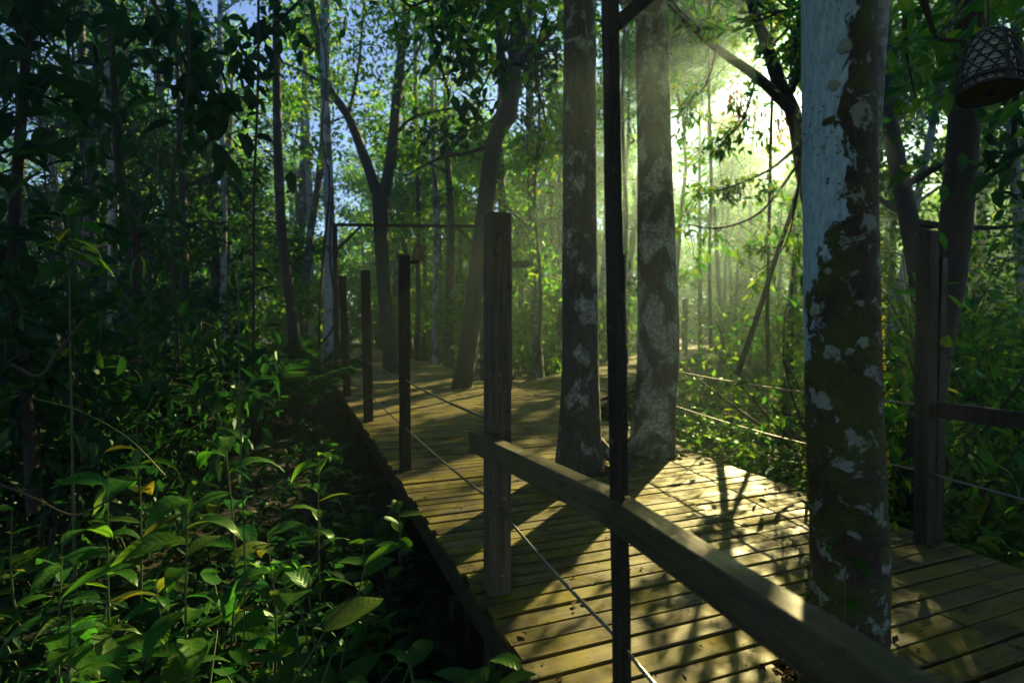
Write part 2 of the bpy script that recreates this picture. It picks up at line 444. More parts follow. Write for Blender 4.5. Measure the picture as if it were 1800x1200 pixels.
def ground_mat():
    m, n, out = mat_new('forest_floor')
    b = N(n, 'ShaderNodeBsdfPrincipled'); tc = N(n, 'ShaderNodeTexCoord'); o = tc.outputs['Object']
    a = noise(n, o, 6, 8, 0.7); c = noise(n, o, 0.7, 4)
    col = ramp(n, a.outputs[0], [(0.3, (.012, .010, .007)), (0.55, (.035, .026, .015)), (0.8, (.07, .05, .025))]).outputs[0]
    col = mixc(n, ramp(n, c.outputs[0], [(0.45, (0, 0, 0)), (0.6, (.7, .7, .7))]).outputs[0], col, (.018, .03, .012))
    n.links.new(col, b.inputs['Base Color']); b.inputs['Roughness'].default_value = 0.9
    bp = N(n, 'ShaderNodeBump'); bp.inputs['Strength'].default_value = 0.8; bp.inputs['Distance'].default_value = 0.05
    n.links.new(a.outputs[0], bp.inputs['Height']); n.links.new(bp.outputs[0], b.inputs['Normal'])
    n.links.new(b.outputs[0], out.inputs[0])
    return m
M['ground'] = ground_mat()

# ------------------------------------------------------------------ terrain
def ground_z(x, y):
    x = np.asarray(x, float); y = np.asarray(y, float)
    p = np.stack([x.ravel(), y.ravel(), 0 * x.ravel()], 1)
    z = -0.62 + 0.35 * (fnoise(p, 0.35, 3) - 0.5) + 0.10 * (vnoise(p, 1.6, 5) - 0.5)
    return z.reshape(x.shape)

def graded(a, b, c, d, n1, n2, n3):
    return np.concatenate([np.linspace(a, b, n1, endpoint=False), np.linspace(b, c, n2, endpoint=False), np.linspace(c, d, n3)])
gx = graded(-420, -25, 25, 420, 24, 150, 25); gy = graded(-300, -4, 40, 600, 16, 130, 40)
GX, GY = np.meshgrid(gx, gy)
gv = np.stack([GX, GY, ground_z(GX, GY)], -1).reshape(-1, 3)
nx = len(gx); ii, jj = np.meshgrid(np.arange(len(gy) - 1), np.arange(nx - 1), indexing='ij')
a = (ii * nx + jj).ravel()
mb = MB(); mb.add(gv, np.stack([a, a + 1, a + nx + 1, a + nx], 1), True)
tag(mb.build('forest_floor', M['ground']), 'dark leaf-littered rainforest floor', 'ground', kind='structure')

# ------------------------------------------------------------------ boardwalk
AU = np.array([-.366, .931, 0]); AU /= np.linalg.norm(AU)          # along the walk
AV = np.array([AU[1], -AU[0], 0])                                   # across, to the right
C2 = np.array([.395, .919, 0]); C2 /= np.linalg.norm(C2)            # along the right-hand branch
E2 = np.array([C2[1], -C2[0], 0])
V0, VSEAM = 0.995, 3.35
def v_right(u):
    return np.interp(u, [-3, 2.1, 5.1, 6.3, 9.2, 14.3, 50], [4.35, 4.5, 4.7, 4.86, 4.92, 5.66, 5.8])
def uv2(p): return float(np.dot(p[:2], AU[:2])), float(np.dot(p[:2], AV[:2]))
def on_deck(x, y, m=0.15):
    u = x * AU[0] + y * AU[1]; v = x * AV[0] + y * AV[1]
    a = (v > V0 - m) & (v < v_right(u) + m) & (u > -3) & (u < 50)
    wq = x * C2[0] + y * C2[1]; e = x * E2[0] + y * E2[1]
    b = (e > -6.08 - m) & (e < -3.01 + m) & (wq > 9.5) & (wq < 75)
    return a | b

walk = empty('boardwalk', (0, 0, 0), math.atan2(AV[1], AV[0]))       # local x = across, local y = along
tag(walk, 'weathered wooden plank boardwalk forking through the forest', 'boardwalk', kind='structure')

def plank_geo(L, wdt, th, cutl=0.0, cutr=0.0):
    """local: x along the plank from 0, y across the plank, top at z = 0"""
    h = wdt / 2; c = 0.005
    prof = np.array([(-h, -th), (h, -th), (h, -c), (h - c, 0), (-h + c, 0), (-h, -c)])
    nseg = max(2, int(L / 0.6) + 1)
    xs = np.linspace(0, L, nseg); V = []
    ph = rng.uniform(0, 9)
    for k, x in enumerate(xs):
        bow = 0.0035 * math.sin(x * 1.3 + ph); lift = 0.003 * math.sin(x * 0.9 + ph * 2)
        q = np.zeros((6, 3)); q[:, 0] = x; q[:, 1] = prof[:, 0] + bow; q[:, 2] = prof[:, 1] + lift
        if k == 0: q[:, 0] += cutl * prof[:, 0] / h / 2
        if k == nseg - 1: q[:, 0] += cutr * prof[:, 0] / h / 2
        V.append(q)
    V = np.concatenate(V)
    f = [[k * 6 + j, k * 6 + (j + 1) % 6, k * 6 + 6 + (j + 1) % 6, k * 6 + 6 + j] for k in range(nseg - 1) for j in range(6)]
    e0 = [[0, 5, 4], [0, 4, 3], [0, 3, 2], [0, 2, 1]]; o = (nseg - 1) * 6
    e1 = [[o, o + 1, o + 2], [o, o + 2, o + 3], [o, o + 3, o + 4], [o, o + 4, o + 5]]
    return V, np.array(f), np.array(e0 + e1)

PW = 0.128
u = -2.2; far = MB()
while u < 46:
    wd = PW * (1 + rng.uniform(-0.06, 0.06)); gap = 0.010 + abs(rng.normal(0, 0.007))
    uc = u + wd / 2
    vr = float(v_right(uc)) + rng.uniform(-0.03, 0.03)
    spans = []
    for (x0, x1) in ((V0 + rng.uniform(-0.02, 0.02), VSEAM - rng.uniform(.002, .008)), (VSEAM + rng.uniform(.002, .008), vr)):
        for (tx, ty, tr_) in ((.765, 6.22, .35), (1.78, 6.95, .37), (1.455, 2.36, .235)):      # rough openings for the trunks
            du_ = uc - (tx * AU[0] + ty * AU[1]); vt = tx * AV[0] + ty * AV[1]
            if abs(du_) < tr_:
                hw = math.sqrt(tr_ ** 2 - du_ ** 2) + rng.uniform(0, .05)
                if x0 < vt - hw < x1 and x0 < vt + hw < x1: spans.append((x0, vt - hw)); x0 = vt + hw
                elif x0 < vt - hw < x1: x1 = vt - hw
                elif x0 < vt + hw < x1: x0 = vt + hw
        spans.append((x0, x1))
    for (x0, x1) in spans:
        if x1 - x0 < .06: continue
        V, Fq, Ft = plank_geo(x1 - x0, wd, 0.032)
        ang = rng.normal(0, 0.0016); z = rng.normal(0, 0.0025)
        if uc < 9.5:
            b = MB(); b.add(V, Fq); b.add(V[:0], Ft[:0]) if False else None
            b.f.append(Ft); b.s.append(False)
            o = b.build('plank', M['plank'], walk, (x0, uc, z), (rng.normal(0, 0.004), 0, ang))
        else:
            V2 = V + np.array([x0, uc, z]); n0 = far.n
            far.add(V2, Fq); far.f.append(Ft + n0); far.s.append(False)
    u += wd + gap
o = far.build('distant_planks', M['plank'], walk); o['kind'] = 'stuff'
# right-hand branch
br = MB(); wq = 9.9
Ctr = np.array([[E2[0], C2[0]], [E2[1], C2[1]]])
while wq < 72:
    st = 0.128 if wq < 30 else 0.26
    wd = st * (1 + rng.uniform(-.05, .05))
    wc = wq + wd / 2
    def estart(w_):
        e = (5.3 - .704 * w_) / .711
        uu = float(np.dot((E2 * max(e, -6.08) + C2 * w_)[:2], AU[:2]))
        e = (float(v_right(uu)) + 0.015 - .704 * w_) / .711
        return max(-6.08, e)
    e0 = estart(wc)
    if e0 < -3.1:
        c = estart(wc + wd / 2) - estart(wc - wd / 2)
        V, Fq, Ft = plank_geo(-3.01 + rng.uniform(-.03, .03) - e0, wd, 0.03, c, 0)
        z = rng.normal(0, 0.0025)
        xy = E2[None] * (V[:, :1] + e0) + C2[None] * (V[:, 1:2] + wc)
        W = xy + np.array([0, 0, 1.0]) * (V[:, 2:] + z)
        # into the walk's frame
        Wl = np.stack([W @ AV, W @ AU, W[:, 2]], 1); n0 = br.n
        br.add(Wl, Fq); br.f.append(Ft + n0); br.s.append(False)
    wq += wd + 0.012
o = br.build('branch_planks', M['plank'], walk); o['kind'] = 'stuff'
# bearers under the planks
def beam_local(mb, x, y0, y1, w_, h_, z): mb.add(*box((x, (y0 + y1) / 2, z), (w_, y1 - y0, h_)))
for x in (V0 + 0.03, 2.1, VSEAM, 4.38):
    b = MB(); beam_local(b, x, -2.2, 46 if x < 4 else 9.0, 0.07, 0.17, -0.125 - 0.001 * x); b.build('joist', M['joist'], walk)
b = MB()
for k in range(34):
    wv = 10.5 + k * 1.8
    p0 = E2 * -3.06 + C2 * wv; p1 = p0 + C2 * 1.79
    b.add(*tube([[np.dot(p0, AV), np.dot(p0, AU), -0.13], [np.dot(p1, AV), np.dot(p1, AU), -0.13]], 0.075, 4))
b.build('joist', M['joist'], walk)
for uu in np.arange(-1.4, 30, 2.4):
    for x in (V0 + 0.10, 4.30 if uu < 9 else 5.3):
        b = MB(); b.add(*box((x, uu, -0.66), (0.13, 0.13, 0.9), 0.006)); b.build('pile', M['joist'], walk)
    b = MB(); b.add(*box((2.7, uu + .13, -0.29), (3.5, 0.10, 0.14), 0.004)); b.build('cross_bearer', M['joist'], walk)

# ------------------------------------------------------------------ posts
def deckpt(px, py): # a point on the deck seen at that pixel
    D = 960 * CAMH / (py - 577.0)
    return np.array([(px - 900) / 960 * D, D, 0.0])

def post(px, py, top_py, wd, label, mat='post_dark', dx_top=0.0, groove=None, seed=0, second=None, group=None, cap=False):
    g = deckpt(px, py)
    H = CAMH + (577 - top_py) * g[1] / 960
    e = empty('timber_post', g)
    tag(e, label, 'post', group)
    mb = MB()
    timber(mb, (0, 0, -0.75), (dx_top, 0, H), wd, wd, AV, 22, 0.007, seed, groove)
    mb.build('shaft', M[mat], e)
    if second:
        mb = MB(); timber(mb, (second[0], second[1], -0.7), (second[0] + second[3], second[1], second[2]), wd * .80, wd * .9, AV, 20, 0.010, seed + 3, (0.5, 0.9, 0.25))
        mb.build('side_timber', M[mat], e)
    if cap:
        mb = MB(); mb.add(*box((0, 0, H + 0.012), (wd * 1.12, wd * 1.12, 0.02), 0.002)); mb.build('cap', M['plank'], e, (0, 0, 0))
    return e, g, H

LP = 'posts along the left edge of the boardwalk'
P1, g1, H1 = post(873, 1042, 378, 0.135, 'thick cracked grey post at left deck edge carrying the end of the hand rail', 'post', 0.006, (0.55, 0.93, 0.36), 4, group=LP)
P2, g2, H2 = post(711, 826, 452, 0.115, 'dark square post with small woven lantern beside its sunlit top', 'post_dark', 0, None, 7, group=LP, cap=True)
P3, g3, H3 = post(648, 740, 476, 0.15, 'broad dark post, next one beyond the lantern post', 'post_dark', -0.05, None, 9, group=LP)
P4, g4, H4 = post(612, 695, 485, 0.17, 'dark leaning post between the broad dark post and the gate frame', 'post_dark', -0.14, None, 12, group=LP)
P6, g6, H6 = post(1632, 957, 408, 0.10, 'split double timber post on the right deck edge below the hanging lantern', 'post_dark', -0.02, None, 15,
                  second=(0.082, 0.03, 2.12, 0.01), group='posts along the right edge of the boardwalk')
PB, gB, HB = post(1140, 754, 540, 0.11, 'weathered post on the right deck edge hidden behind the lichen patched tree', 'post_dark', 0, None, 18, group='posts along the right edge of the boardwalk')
gb = np.array([10.6, 33.5, 0.0])
e = empty('timber_post', (*gb[:2], 0)); tag(e, 'small dark post on the far right-hand branch of the walk', 'post')
mb = MB(); timber(mb, (0, 0, -.7), (0, 0, 3.4), .26, .26, AV, 10, .01, 30); mb.build('shaft', M['post'], e)
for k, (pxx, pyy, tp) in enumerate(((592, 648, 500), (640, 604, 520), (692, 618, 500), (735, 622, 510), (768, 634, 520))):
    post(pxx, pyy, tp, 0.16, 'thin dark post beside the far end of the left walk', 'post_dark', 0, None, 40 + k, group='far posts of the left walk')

# hand rail (two lengths) + front frame
RA, RB, RC = np.array([-.215, 3.22, .935]), np.array([.365, 2.03, .935]), np.array([.80, .60, .935])
def railpiece(a, b, label, seed):
    d = norm(b - a); L = np.linalg.norm(b - a)
    ob = MB(); timber(ob, (0, 0, 0), (L, 0, 0), 0.085, 0.115, (0, 1, 0), 24, 0.004, seed, None, 0.006)
    o = ob.build('hand_rail', M['rail'], None, a, (0, 0, math.atan2(d[1], d[0])))
    tag(o, label, 'rail', 'hand rails')
railpiece(RA, RB, 'wooden hand rail running from the cracked post to the tall thin post', 51)
railpiece(RB + norm(RC - RB) * 0.012, RC, 'wooden hand rail running from the tall thin post to the bottom right corner', 52)
rr0 = np.array([g6[0] + .05, g6[1] + .02, 1.0]); rdir = norm(np.array([.44, -1.35, 0.0]))
rr0 = rr0 + np.array([0.03, -0.06, 0])
ob = MB(); timber(ob, (0, 0, 0), (2.6, 0, 0), 0.07, 0.115, (0, 1, 0), 16, 0.004, 61, None, 0.006)
tag(ob.build('hand_rail', M['post_dark'], None, rr0, (0, 0, math.atan2(rdir[1], rdir[0]))),
    'dark hand rail leaving the split double post at the right edge', 'rail', 'hand rails')

FA = np.array([.375, 1.985, 0.0])                     # foot of the near frame
fr = empty('lantern_frame', FA)
tag(fr, 'tall thin dark timber frame standing in front of the hand rail, brace at top', 'frame')
lean = -0.021
def fpt(z, o=0.0, d=0.0): return np.array([lean * (z - 1) + o, d, z])
sd = np.array([.86, .5, 0])
b = MB(); timber(b, fpt(-0.75, -.004, -.055), fpt(3.46, -.004, -.055), .030, .04, sd, 40, .004, 70); b.build('post', M['post_dark'], fr)
b = MB(); timber(b, fpt(1.0, .016, -.02), fpt(1.86, .016, -.02), .040, .055, sd, 30, .008, 71, None, .03); b.build('splice_block', M['post_dark'], fr)
b = MB(); timber(b, fpt(1.862, .012, -.02), fpt(3.45, .012, -.02), .036, .05, sd, 20, .004, 72); b.build('upper_post', M['post_dark'], fr)
b = MB(); timber(b, fpt(-0.7, .016, -.025), fpt(.872, .016, -.025), .038, .05, sd, 20, .005, 73); b.build('lower_block', M['post_dark'], fr)
bdir = norm(np.array([.93, .37, 0]))
b = MB(); timber(b, fpt(2.68, .03, -.01), fpt(2.68, .03, -.01) + (bdir + np.array([0, 0, .95])) * .78, .045, .05, np.cross(bdir, [0, 0, 1]), 10, .003, 74); b.build('brace', M['post_dark'], fr)
b = MB(); timber(b, np.array([-.15, -.06, 3.50]) + lean * 2, bdir * 3.9 + np.array([0, 0, 3.50]), .07, .07, (0, 0, 1), 16, .004, 75); b.build('beam', M['post_dark'], fr)
b = MB(); timber(b, bdir * 3.75 + np.array([0, 0, -.75]), bdir * 3.75 + np.array([0, 0, 3.46]), .08, .08, sd, 20, .004, 76); b.build('far_post', M['post_dark'], fr)

# gate frame over the left walk
gL = np.array([-5.35, 16.6, 0]); gR = np.array([-.93, 16.9, 0])
gt = empty('gate_frame', gL); tag(gt, 'slim dark gate frame spanning the left walk with diagonal braces', 'gate frame')
dv = gR - gL; ud = norm(dv); HG = 4.68
for p in (np.zeros(3), dv):
    b = MB(); timber(b, p + [0, 0, -.7], p + [0, 0, HG], .12, .12, ud, 12, .008, 80); b.build('post', M['post_dark'], gt)
b = MB(); timber(b, -ud * .08 + [0, 0, HG + .05], dv + ud * .25 + [0, 0, HG + .05], .09, .09, (0, 0, 1), 12, .006, 81); b.build('beam', M['post_dark'], gt)
b = MB(); timber(b, ud * .05 + [0, 0, HG - .7], ud * .75 + [0, 0, HG], .07, .07, (0, 1, 0), 6, .004, 82); b.build('brace', M['post_dark'], gt)
b = MB(); timber(b, dv - ud * .05 + [0, 0, HG - .7], dv - ud * .75 + [0, 0, HG], .07, .07, (0, 1, 0), 6, .004, 83); b.build('brace', M['post_dark'], gt)

# signpost behind the cracked post
gs = np.array([-.06, 14.4, 0]); sg = empty('sign_post', gs); tag(sg, 'dark pointed wooden board on a thin post behind the cracked post', 'sign')
b = MB(); timber(b, (0, 0, -.7), (0, 0, 3.55), .11, .11, AV, 10, .008, 85); b.build('post', M['post_dark'], sg)
b = MB(); L_, h_ = .56, .19
prof = np.array([[-.1, -h_ / 2], [L_ - .08, -h_ / 2], [L_, 0], [L_ - .08, h_ / 2], [-.1, h_ / 2], [-.06, 0]])
vv = np.concatenate([np.stack([prof[:, 0], np.full(6, y), prof[:, 1] + 3.27], 1) for y in (-.085, -.06)])
b.add(vv, [[j, (j + 1) % 6, 6 + (j + 1) % 6, 6 + j] for j in range(6)]); b.add(vv, [[0, 1, 2, 3, 4, 5], [11, 10, 9, 8, 7, 6]])
b.build('board', M['post_dark'], sg)

# ------------------------------------------------------------------ cables
def cable(pts, label, r=0.006, sag=0.02):
    out = []
    for a, c in zip(pts[:-1], pts[1:]):
        a = np.array(a); c = np.array(c)
        for t in np.linspace(0, 1, 10, endpoint=False):
            p = a + (c - a) * t; p = p - [0, 0, sag * 4 * t * (1 - t)]; out.append(p)
    out.append(np.array(pts[-1]))
    b = MB(); b.add(*tube(out, r, 6), True)
    tag(b.build('steel_cable', M['cable']), label, 'cable', 'steel cables strung between posts')
z3 = lambda g, z: (g[0], g[1], z)
off = AV * -0.02
cable([z3(g4, 1.02), z3(g3, 1.02), z3(g2, 1.02), z3(g1, 1.03)], 'upper steel cable between the left posts', 0.009)
cable([z3(g4, .47), z3(g3, .47), z3(g2, .48), z3(g1, .53), (FA[0] + .0, FA[1] + .04, .46), (.66, 1.2, .44)], 'lower steel cable running past the cracked post to the near frame', 0.008)
cable([z3(g6, 1.03), z3(gB, 1.02)], 'upper steel cable from the split post into the right undergrowth', 0.011, .06)
cable([z3(g6, .53), z3(gB, .52)], 'lower steel cable from the split post into the right undergrowth', 0.009, .06)
cable([z3(g6, .53), (g6[0] + .75, g6[1] - 2.3, .5)], 'steel cable below the dark hand rail at the right edge', 0.008)

# ------------------------------------------------------------------ lanterns
def dome_r(t):  # t 0 top .. 1 bottom
    return np.interp(t, [0, .06, .15, .3, .5, .75, 1], [.16, .42, .66, .84, .94, .99, 1.0])
def big_lantern():
    top = np.array([2.445, 2.84, 3.13]); H, Rr = .335, .130
    e = empty('hanging_lantern', top); tag(e, 'large woven bamboo dome lantern hanging at the top right', 'lantern')
    e.rotation_euler = (R(-5), R(5), 0.3)
    def pt(t, a, k=1.0): 
        r = dome_r(t) * Rr * k; return np.stack([r * np.cos(a), r * np.sin(a), -t * H], -1)
    def strip(ts, angs, wd, th, k=1.0):
        p = pt(ts, angs, k); return tube(p, wd / 2, 4)
    b = MB(); n = 13
    for s in (1, -1):
        for j in range(n):
            ts = np.linspace(.03, .84, 16); angs = j * 2 * np.pi / n + s * (ts * 1.9)
            b.add(*strip(ts, angs, .0105, .003, 1.0 + .012 * s))
    o = b.build('diagonal_weave', M['bamboo_dark'], e)
    b = MB()
    for t in (.10, .22, .34, .46, .57, .68, .78):
        a = np.linspace(0, 2 * np.pi, 40); b.add(*strip(np.full(40, t), a, .0085, .003, 1.03))
    b.build('ring_weave', M['bamboo_dark'], e)
    for j in range(4):
        b = MB(); a0 = j * np.pi / 2 + 1.1
        ts = np.linspace(0, 1, 14); ps = []
        for da in (-.075, .075): ps.append(pt(ts, a0 + da * (1 / np.maximum(dome_r(ts), .3)) ** .5, 1.05))
        V = np.concatenate(ps); b.add(V, [[i, i + 1, 15 + i, 14 + i] for i in range(13)])
        b.build('bamboo_band', M['bamboo_dark'], e)
    for t, r in ((.86, .012), (1.0, .011)):
        b = MB(); a = np.linspace(0, 2 * np.pi, 48); b.add(*strip(np.full(48, t), a, r * 2, .01, 1.03), True); b.build('rim', M['bamboo_dark'], e)
    # skirt weave
    b = MB()
    for s in (1, -1):
        for j in range(22):
            ts = np.linspace(.86, 1.0, 4); b.add(*strip(ts, j * 2 * np.pi / 22 + s * (ts - .86) * 2.0, .006, .003, 1.02))
    b.build('skirt_weave', M['bamboo_dark'], e)
    # pale inner shade
    b = MB(); ts = np.linspace(.12, .97, 14); a = np.linspace(0, 2 * np.pi, 40, endpoint=False)
    V = np.concatenate([pt(np.full(40, t), a, .80) for t in ts])
    b.add(V, [[i * 40 + j, i * 40 + (j + 1) % 40, (i + 1) * 40 + (j + 1) % 40, (i + 1) * 40 + j] for i in range(13) for j in range(40)], True)
    b.build('inner_shade', M['liner'], e)
    b = MB(); V = np.vstack([pt(np.full(40, .985), a, .97), [[0, 0, -.985 * H]]]); b.add(V, [[j, (j + 1) % 40, 40] for j in range(40)]); b.build('base_disc', M['disc'], e)
    b = MB(); b.add(*tube([(0, 0, -.96 * H), (0, 0, -1.03 * H)], .02, 8)); b.build('bulb_socket', M['bamboo_dark'], e)
    b = MB(); b.add(*tube([(0, 0, -.05), (.002, 0, .1), (-.03, -.02, .37)], .006, 6)); b.build('cord', M['bamboo_dark'], e)
big_lantern()
def small_lantern():
    p = np.array([g2[0], g2[1], 0]) + AV * .16; zc = CAMH + (577 - 458) * g2[1] / 960
    e = empty('small_lantern', (p[0], p[1] - .02, zc)); tag(e, 'small woven teardrop lantern on a bracket by the dark square post', 'lantern')
    prof = [(0, .0), (.050, .0), (.064, .03), (.062, .07), (.048, .12), (.028, .165), (.014, .19), (.018, .205), (.006, .225), (0, .226)]
    n = 18; a = np.linspace(0, 2 * np.pi, n, endpoint=False)
    V = np.concatenate([np.stack([r * np.cos(a), r * np.sin(a), np.full(n, z)], 1) for r, z in prof])
    b = MB(); b.add(V, [[i * n + j, i * n + (j + 1) % n, (i + 1) * n + (j + 1) % n, (i + 1) * n + j] for i in range(len(prof) - 1) for j in range(n)], True)
    bk = b.build('basket', M['bamboo'], e)
    for j in range(9):
        b = MB(); aa = j * 2 * np.pi / 9; b.add(*tube([(r * 1.04 * math.cos(aa), r * 1.04 * math.sin(aa), z) for r, z in prof[1:7]], .004, 4)); b.build('rib', M['twig'], bk)
    b = MB(); dx = -AV * .14
    b.add(*box((dx[0] / 2, dx[1] / 2, -.022), (.17, .05, .035))); b.build('bracket', M['post_dark'], e)
small_lantern()

# ------------------------------------------------------------------ where the sun gets through the canopy
def poly_in(x, y, poly):
    r = np.zeros(x.shape, bool); n = len(poly)
    for i in range(n):
        x0, y0 = poly[i]; x1, y1 = poly[(i + 1) % n]
        c = ((y0 > y) != (y1 > y)) & (x < (x1 - x0) * (y - y0) / (y1 - y0 + 1e-12) + x0)
        r ^= c
    return r
DECK_LIT = [(-1.25, 5.5), (-.55, 7.0), (1.9, 7.2), (2.75, 6.2), (2.6, 4.6), (1.65, 3.4), (1.25, 1.4), (.5, .9), (-.3, 2.3), (-.9, 3.9)]
PLANT_LIT = [(-3.0, 6.2), (-1.5, 6.2), (-.75, 3.9), (-.5, 2.4), (-1.1, .5), (-2.6, .2), (-3.3, 2.0), (-3.1, 4.0)]
BEAMS = []
for (px_, py_, D_, r_) in ((1150, 180, 4.7, .36), (1140, 262, 4.7, .24), (1085, 150, 4.1, .24), (1120, 345, 4.8, .24), (1180, 120, 4.9, .26), (1260, 330, 7.4, .34), (1300, 420, 7.8, .30), (1235, 430, 7.4, .26), (1250, 520, 8.2, .30), (1330, 500, 8.0, .26)):
    p_ = P(px_, py_, D_); q_ = p_ - SUN * (p_[2] / SUN[2]); BEAMS.append((q_[0], q_[1], r_ * 1.3))      # small holes in the canopy, one shaft of light each
RAIL_LIT = [(-1.35, 1.2), (-.7, 1.45), (-.05, -.2), (-.25, -.6), (-.95, -.3)]
def sun_gap(p):
    """True where a leaf at p would stand in one of the openings that let the sun down"""
    q = p - SUN[None] * (p[:, 2:3] / SUN[2])
    q3 = np.stack([q[:, 0], q[:, 1], 0 * q[:, 0]], 1)
    n = fnoise(q3, 1.7, 21, 2); n2 = fnoise(q3, 0.55, 33, 2)
    inA = poly_in(q[:, 0], q[:, 1], DECK_LIT) & (n < 0.62)
    inB = poly_in(q[:, 0], q[:, 1], PLANT_LIT) & (n < 0.66)
    far_ = ((n > 0.60) & (q[:, 1] > 13) & (q[:, 0] > -.45 * q[:, 1])) | ((n > .60) & (q[:, 1] > 20)) | ((n < .41) & (q[:, 0] > 3.6) & (q[:, 1] > 3.5) & (q[:, 1] < 18)) | ((n2 > .6) & (n > .5) & (q[:, 1] > 6))             # scattered flecks elsewhere
    inC = poly_in(q[:, 0], q[:, 1], RAIL_LIT) & (n < .62)
    inD = (q[:, 0] > -5.5) & (q[:, 0] < .8) & (q[:, 1] > -7) & (q[:, 1] < 1.2) & (fnoise(q3, .75, 55, 2) < .30)   # the shafts
    for (cx_, cy_, r_) in BEAMS: inD |= (q[:, 0] - cx_) ** 2 + (q[:, 1] - cy_) ** 2 < r_ * r_
    return inA | inB | inC | inD | far_
LANES = [DECK_LIT, PLANT_LIT, RAIL_LIT] + [[(cx_ + r_ * math.cos(a_), cy_ + r_ * math.sin(a_)) for a_ in np.arange(0, 6.28, .785)] for (cx_, cy_, r_) in BEAMS]
def lane_entry(x, y, H):
    """height at which a stem at x, y would begin to stand in the sun of the deck or the near plants"""
    z = np.arange(.8, H + .1, .15); q = np.stack([x - SUN[0] * z / SUN[2], y - SUN[1] * z / SUN[2]], 1)
    h = np.zeros(len(z), bool)
    for pl in LANES: h |= poly_in(q[:, 0], q[:, 1], pl)
    return z[h][0] if h.any() else None
def thin(p, keep_in=0.02):
    g = sun_gap(p)
    uu = p[:, 0] * AU[0] + p[:, 1] * AU[1]; vv = p[:, 0] * AV[0] + p[:, 1] * AV[1]
    strip = (vv > V0 - 1.15) & (vv < V0 + 3.2) & (uu > 2) & (uu < 20) & (p[:, 2] < 4.2)        # the walk and a trimmed verge beside it
    q = p - SUN[None] * (p[:, 2:3] / SUN[2]); bm_ = np.zeros(len(p), bool)
    for (cx_, cy_, r_) in BEAMS: bm_ |= (q[:, 0] - cx_) ** 2 + (q[:, 1] - cy_) ** 2 < r_ * r_
    return (~g | (rng.random(len(p)) < keep_in)) & ~strip & ~bm_

# ------------------------------------------------------------------ leaf geometry
def rand_dirs(n, up=0.0):
    v = rng.normal(0, 1, (n, 3)); v[:, 2] += up
    return norm(v)
def leaf4(C, A, Nn, L, W, fold=0.12, droop=0.1):
    n = len(C); L = np.broadcast_to(L, (n,))[:, None]; W = np.broadcast_to(W, (n,))[:, None]
    S = norm(np.cross(A, Nn)); Z = np.cross(S, A)
    m = C + A * L * .42
    V = np.stack([C, m - S * W * .5 + Z * W * fold, C + A * L - Z * L * droop, m + S * W * .5 + Z * W * fold], 1).reshape(-1, 3)
    b = np.arange(n)[:, None] * 4
    return V, np.concatenate([b + [0, 1, 2], b + [0, 2, 3]], 1).reshape(-1, 3)
def leaf7(C, A, Nn, L, W, fold=0.14, droop=0.22):
    n = len(C); L = np.broadcast_to(L, (n,))[:, None]; W = np.broadcast_to(W, (n,))[:, None]
    S = norm(np.cross(A, Nn)); Z = np.cross(S, A)
    m1 = C + A * L * .25; m2 = C + A * L * .66 - Z * L * droop * .35
    V = np.stack([C, m1 - S * W * .44 + Z * W * fold, m1, m1 + S * W * .44 + Z * W * fold,
                  m2 - S * W * .40 + Z * W * fold, m2, m2 + S * W * .40 + Z * W * fold, C + A * L - Z * L * droop], 1).reshape(-1, 3)
    b = np.arange(n)[:, None] * 8
    t = [[0, 1, 2], [0, 2, 3], [1, 4, 5], [1, 5, 2], [2, 5, 6], [2, 6, 3], [4, 7, 5], [5, 7, 6]]
    return V, np.concatenate([b + x for x in t], 1).reshape(-1, 3)

# ------------------------------------------------------------------ trees
def wobble_line(a, b, n, amp, seed):
    t = np.linspace(0, 1, n)[:, None]; p = np.asarray(a) + (np.asarray(b) - np.asarray(a)) * t
    s = np.random.default_rng(seed)
    k = s.normal(0, amp, (4, 3)); ph = s.uniform(0, 6.28, (4, 1, 3))
    for i in range(3): p = p + k[i] * np.sin(t * np.pi * (i + 1.3) + ph[i]) * t
    return p

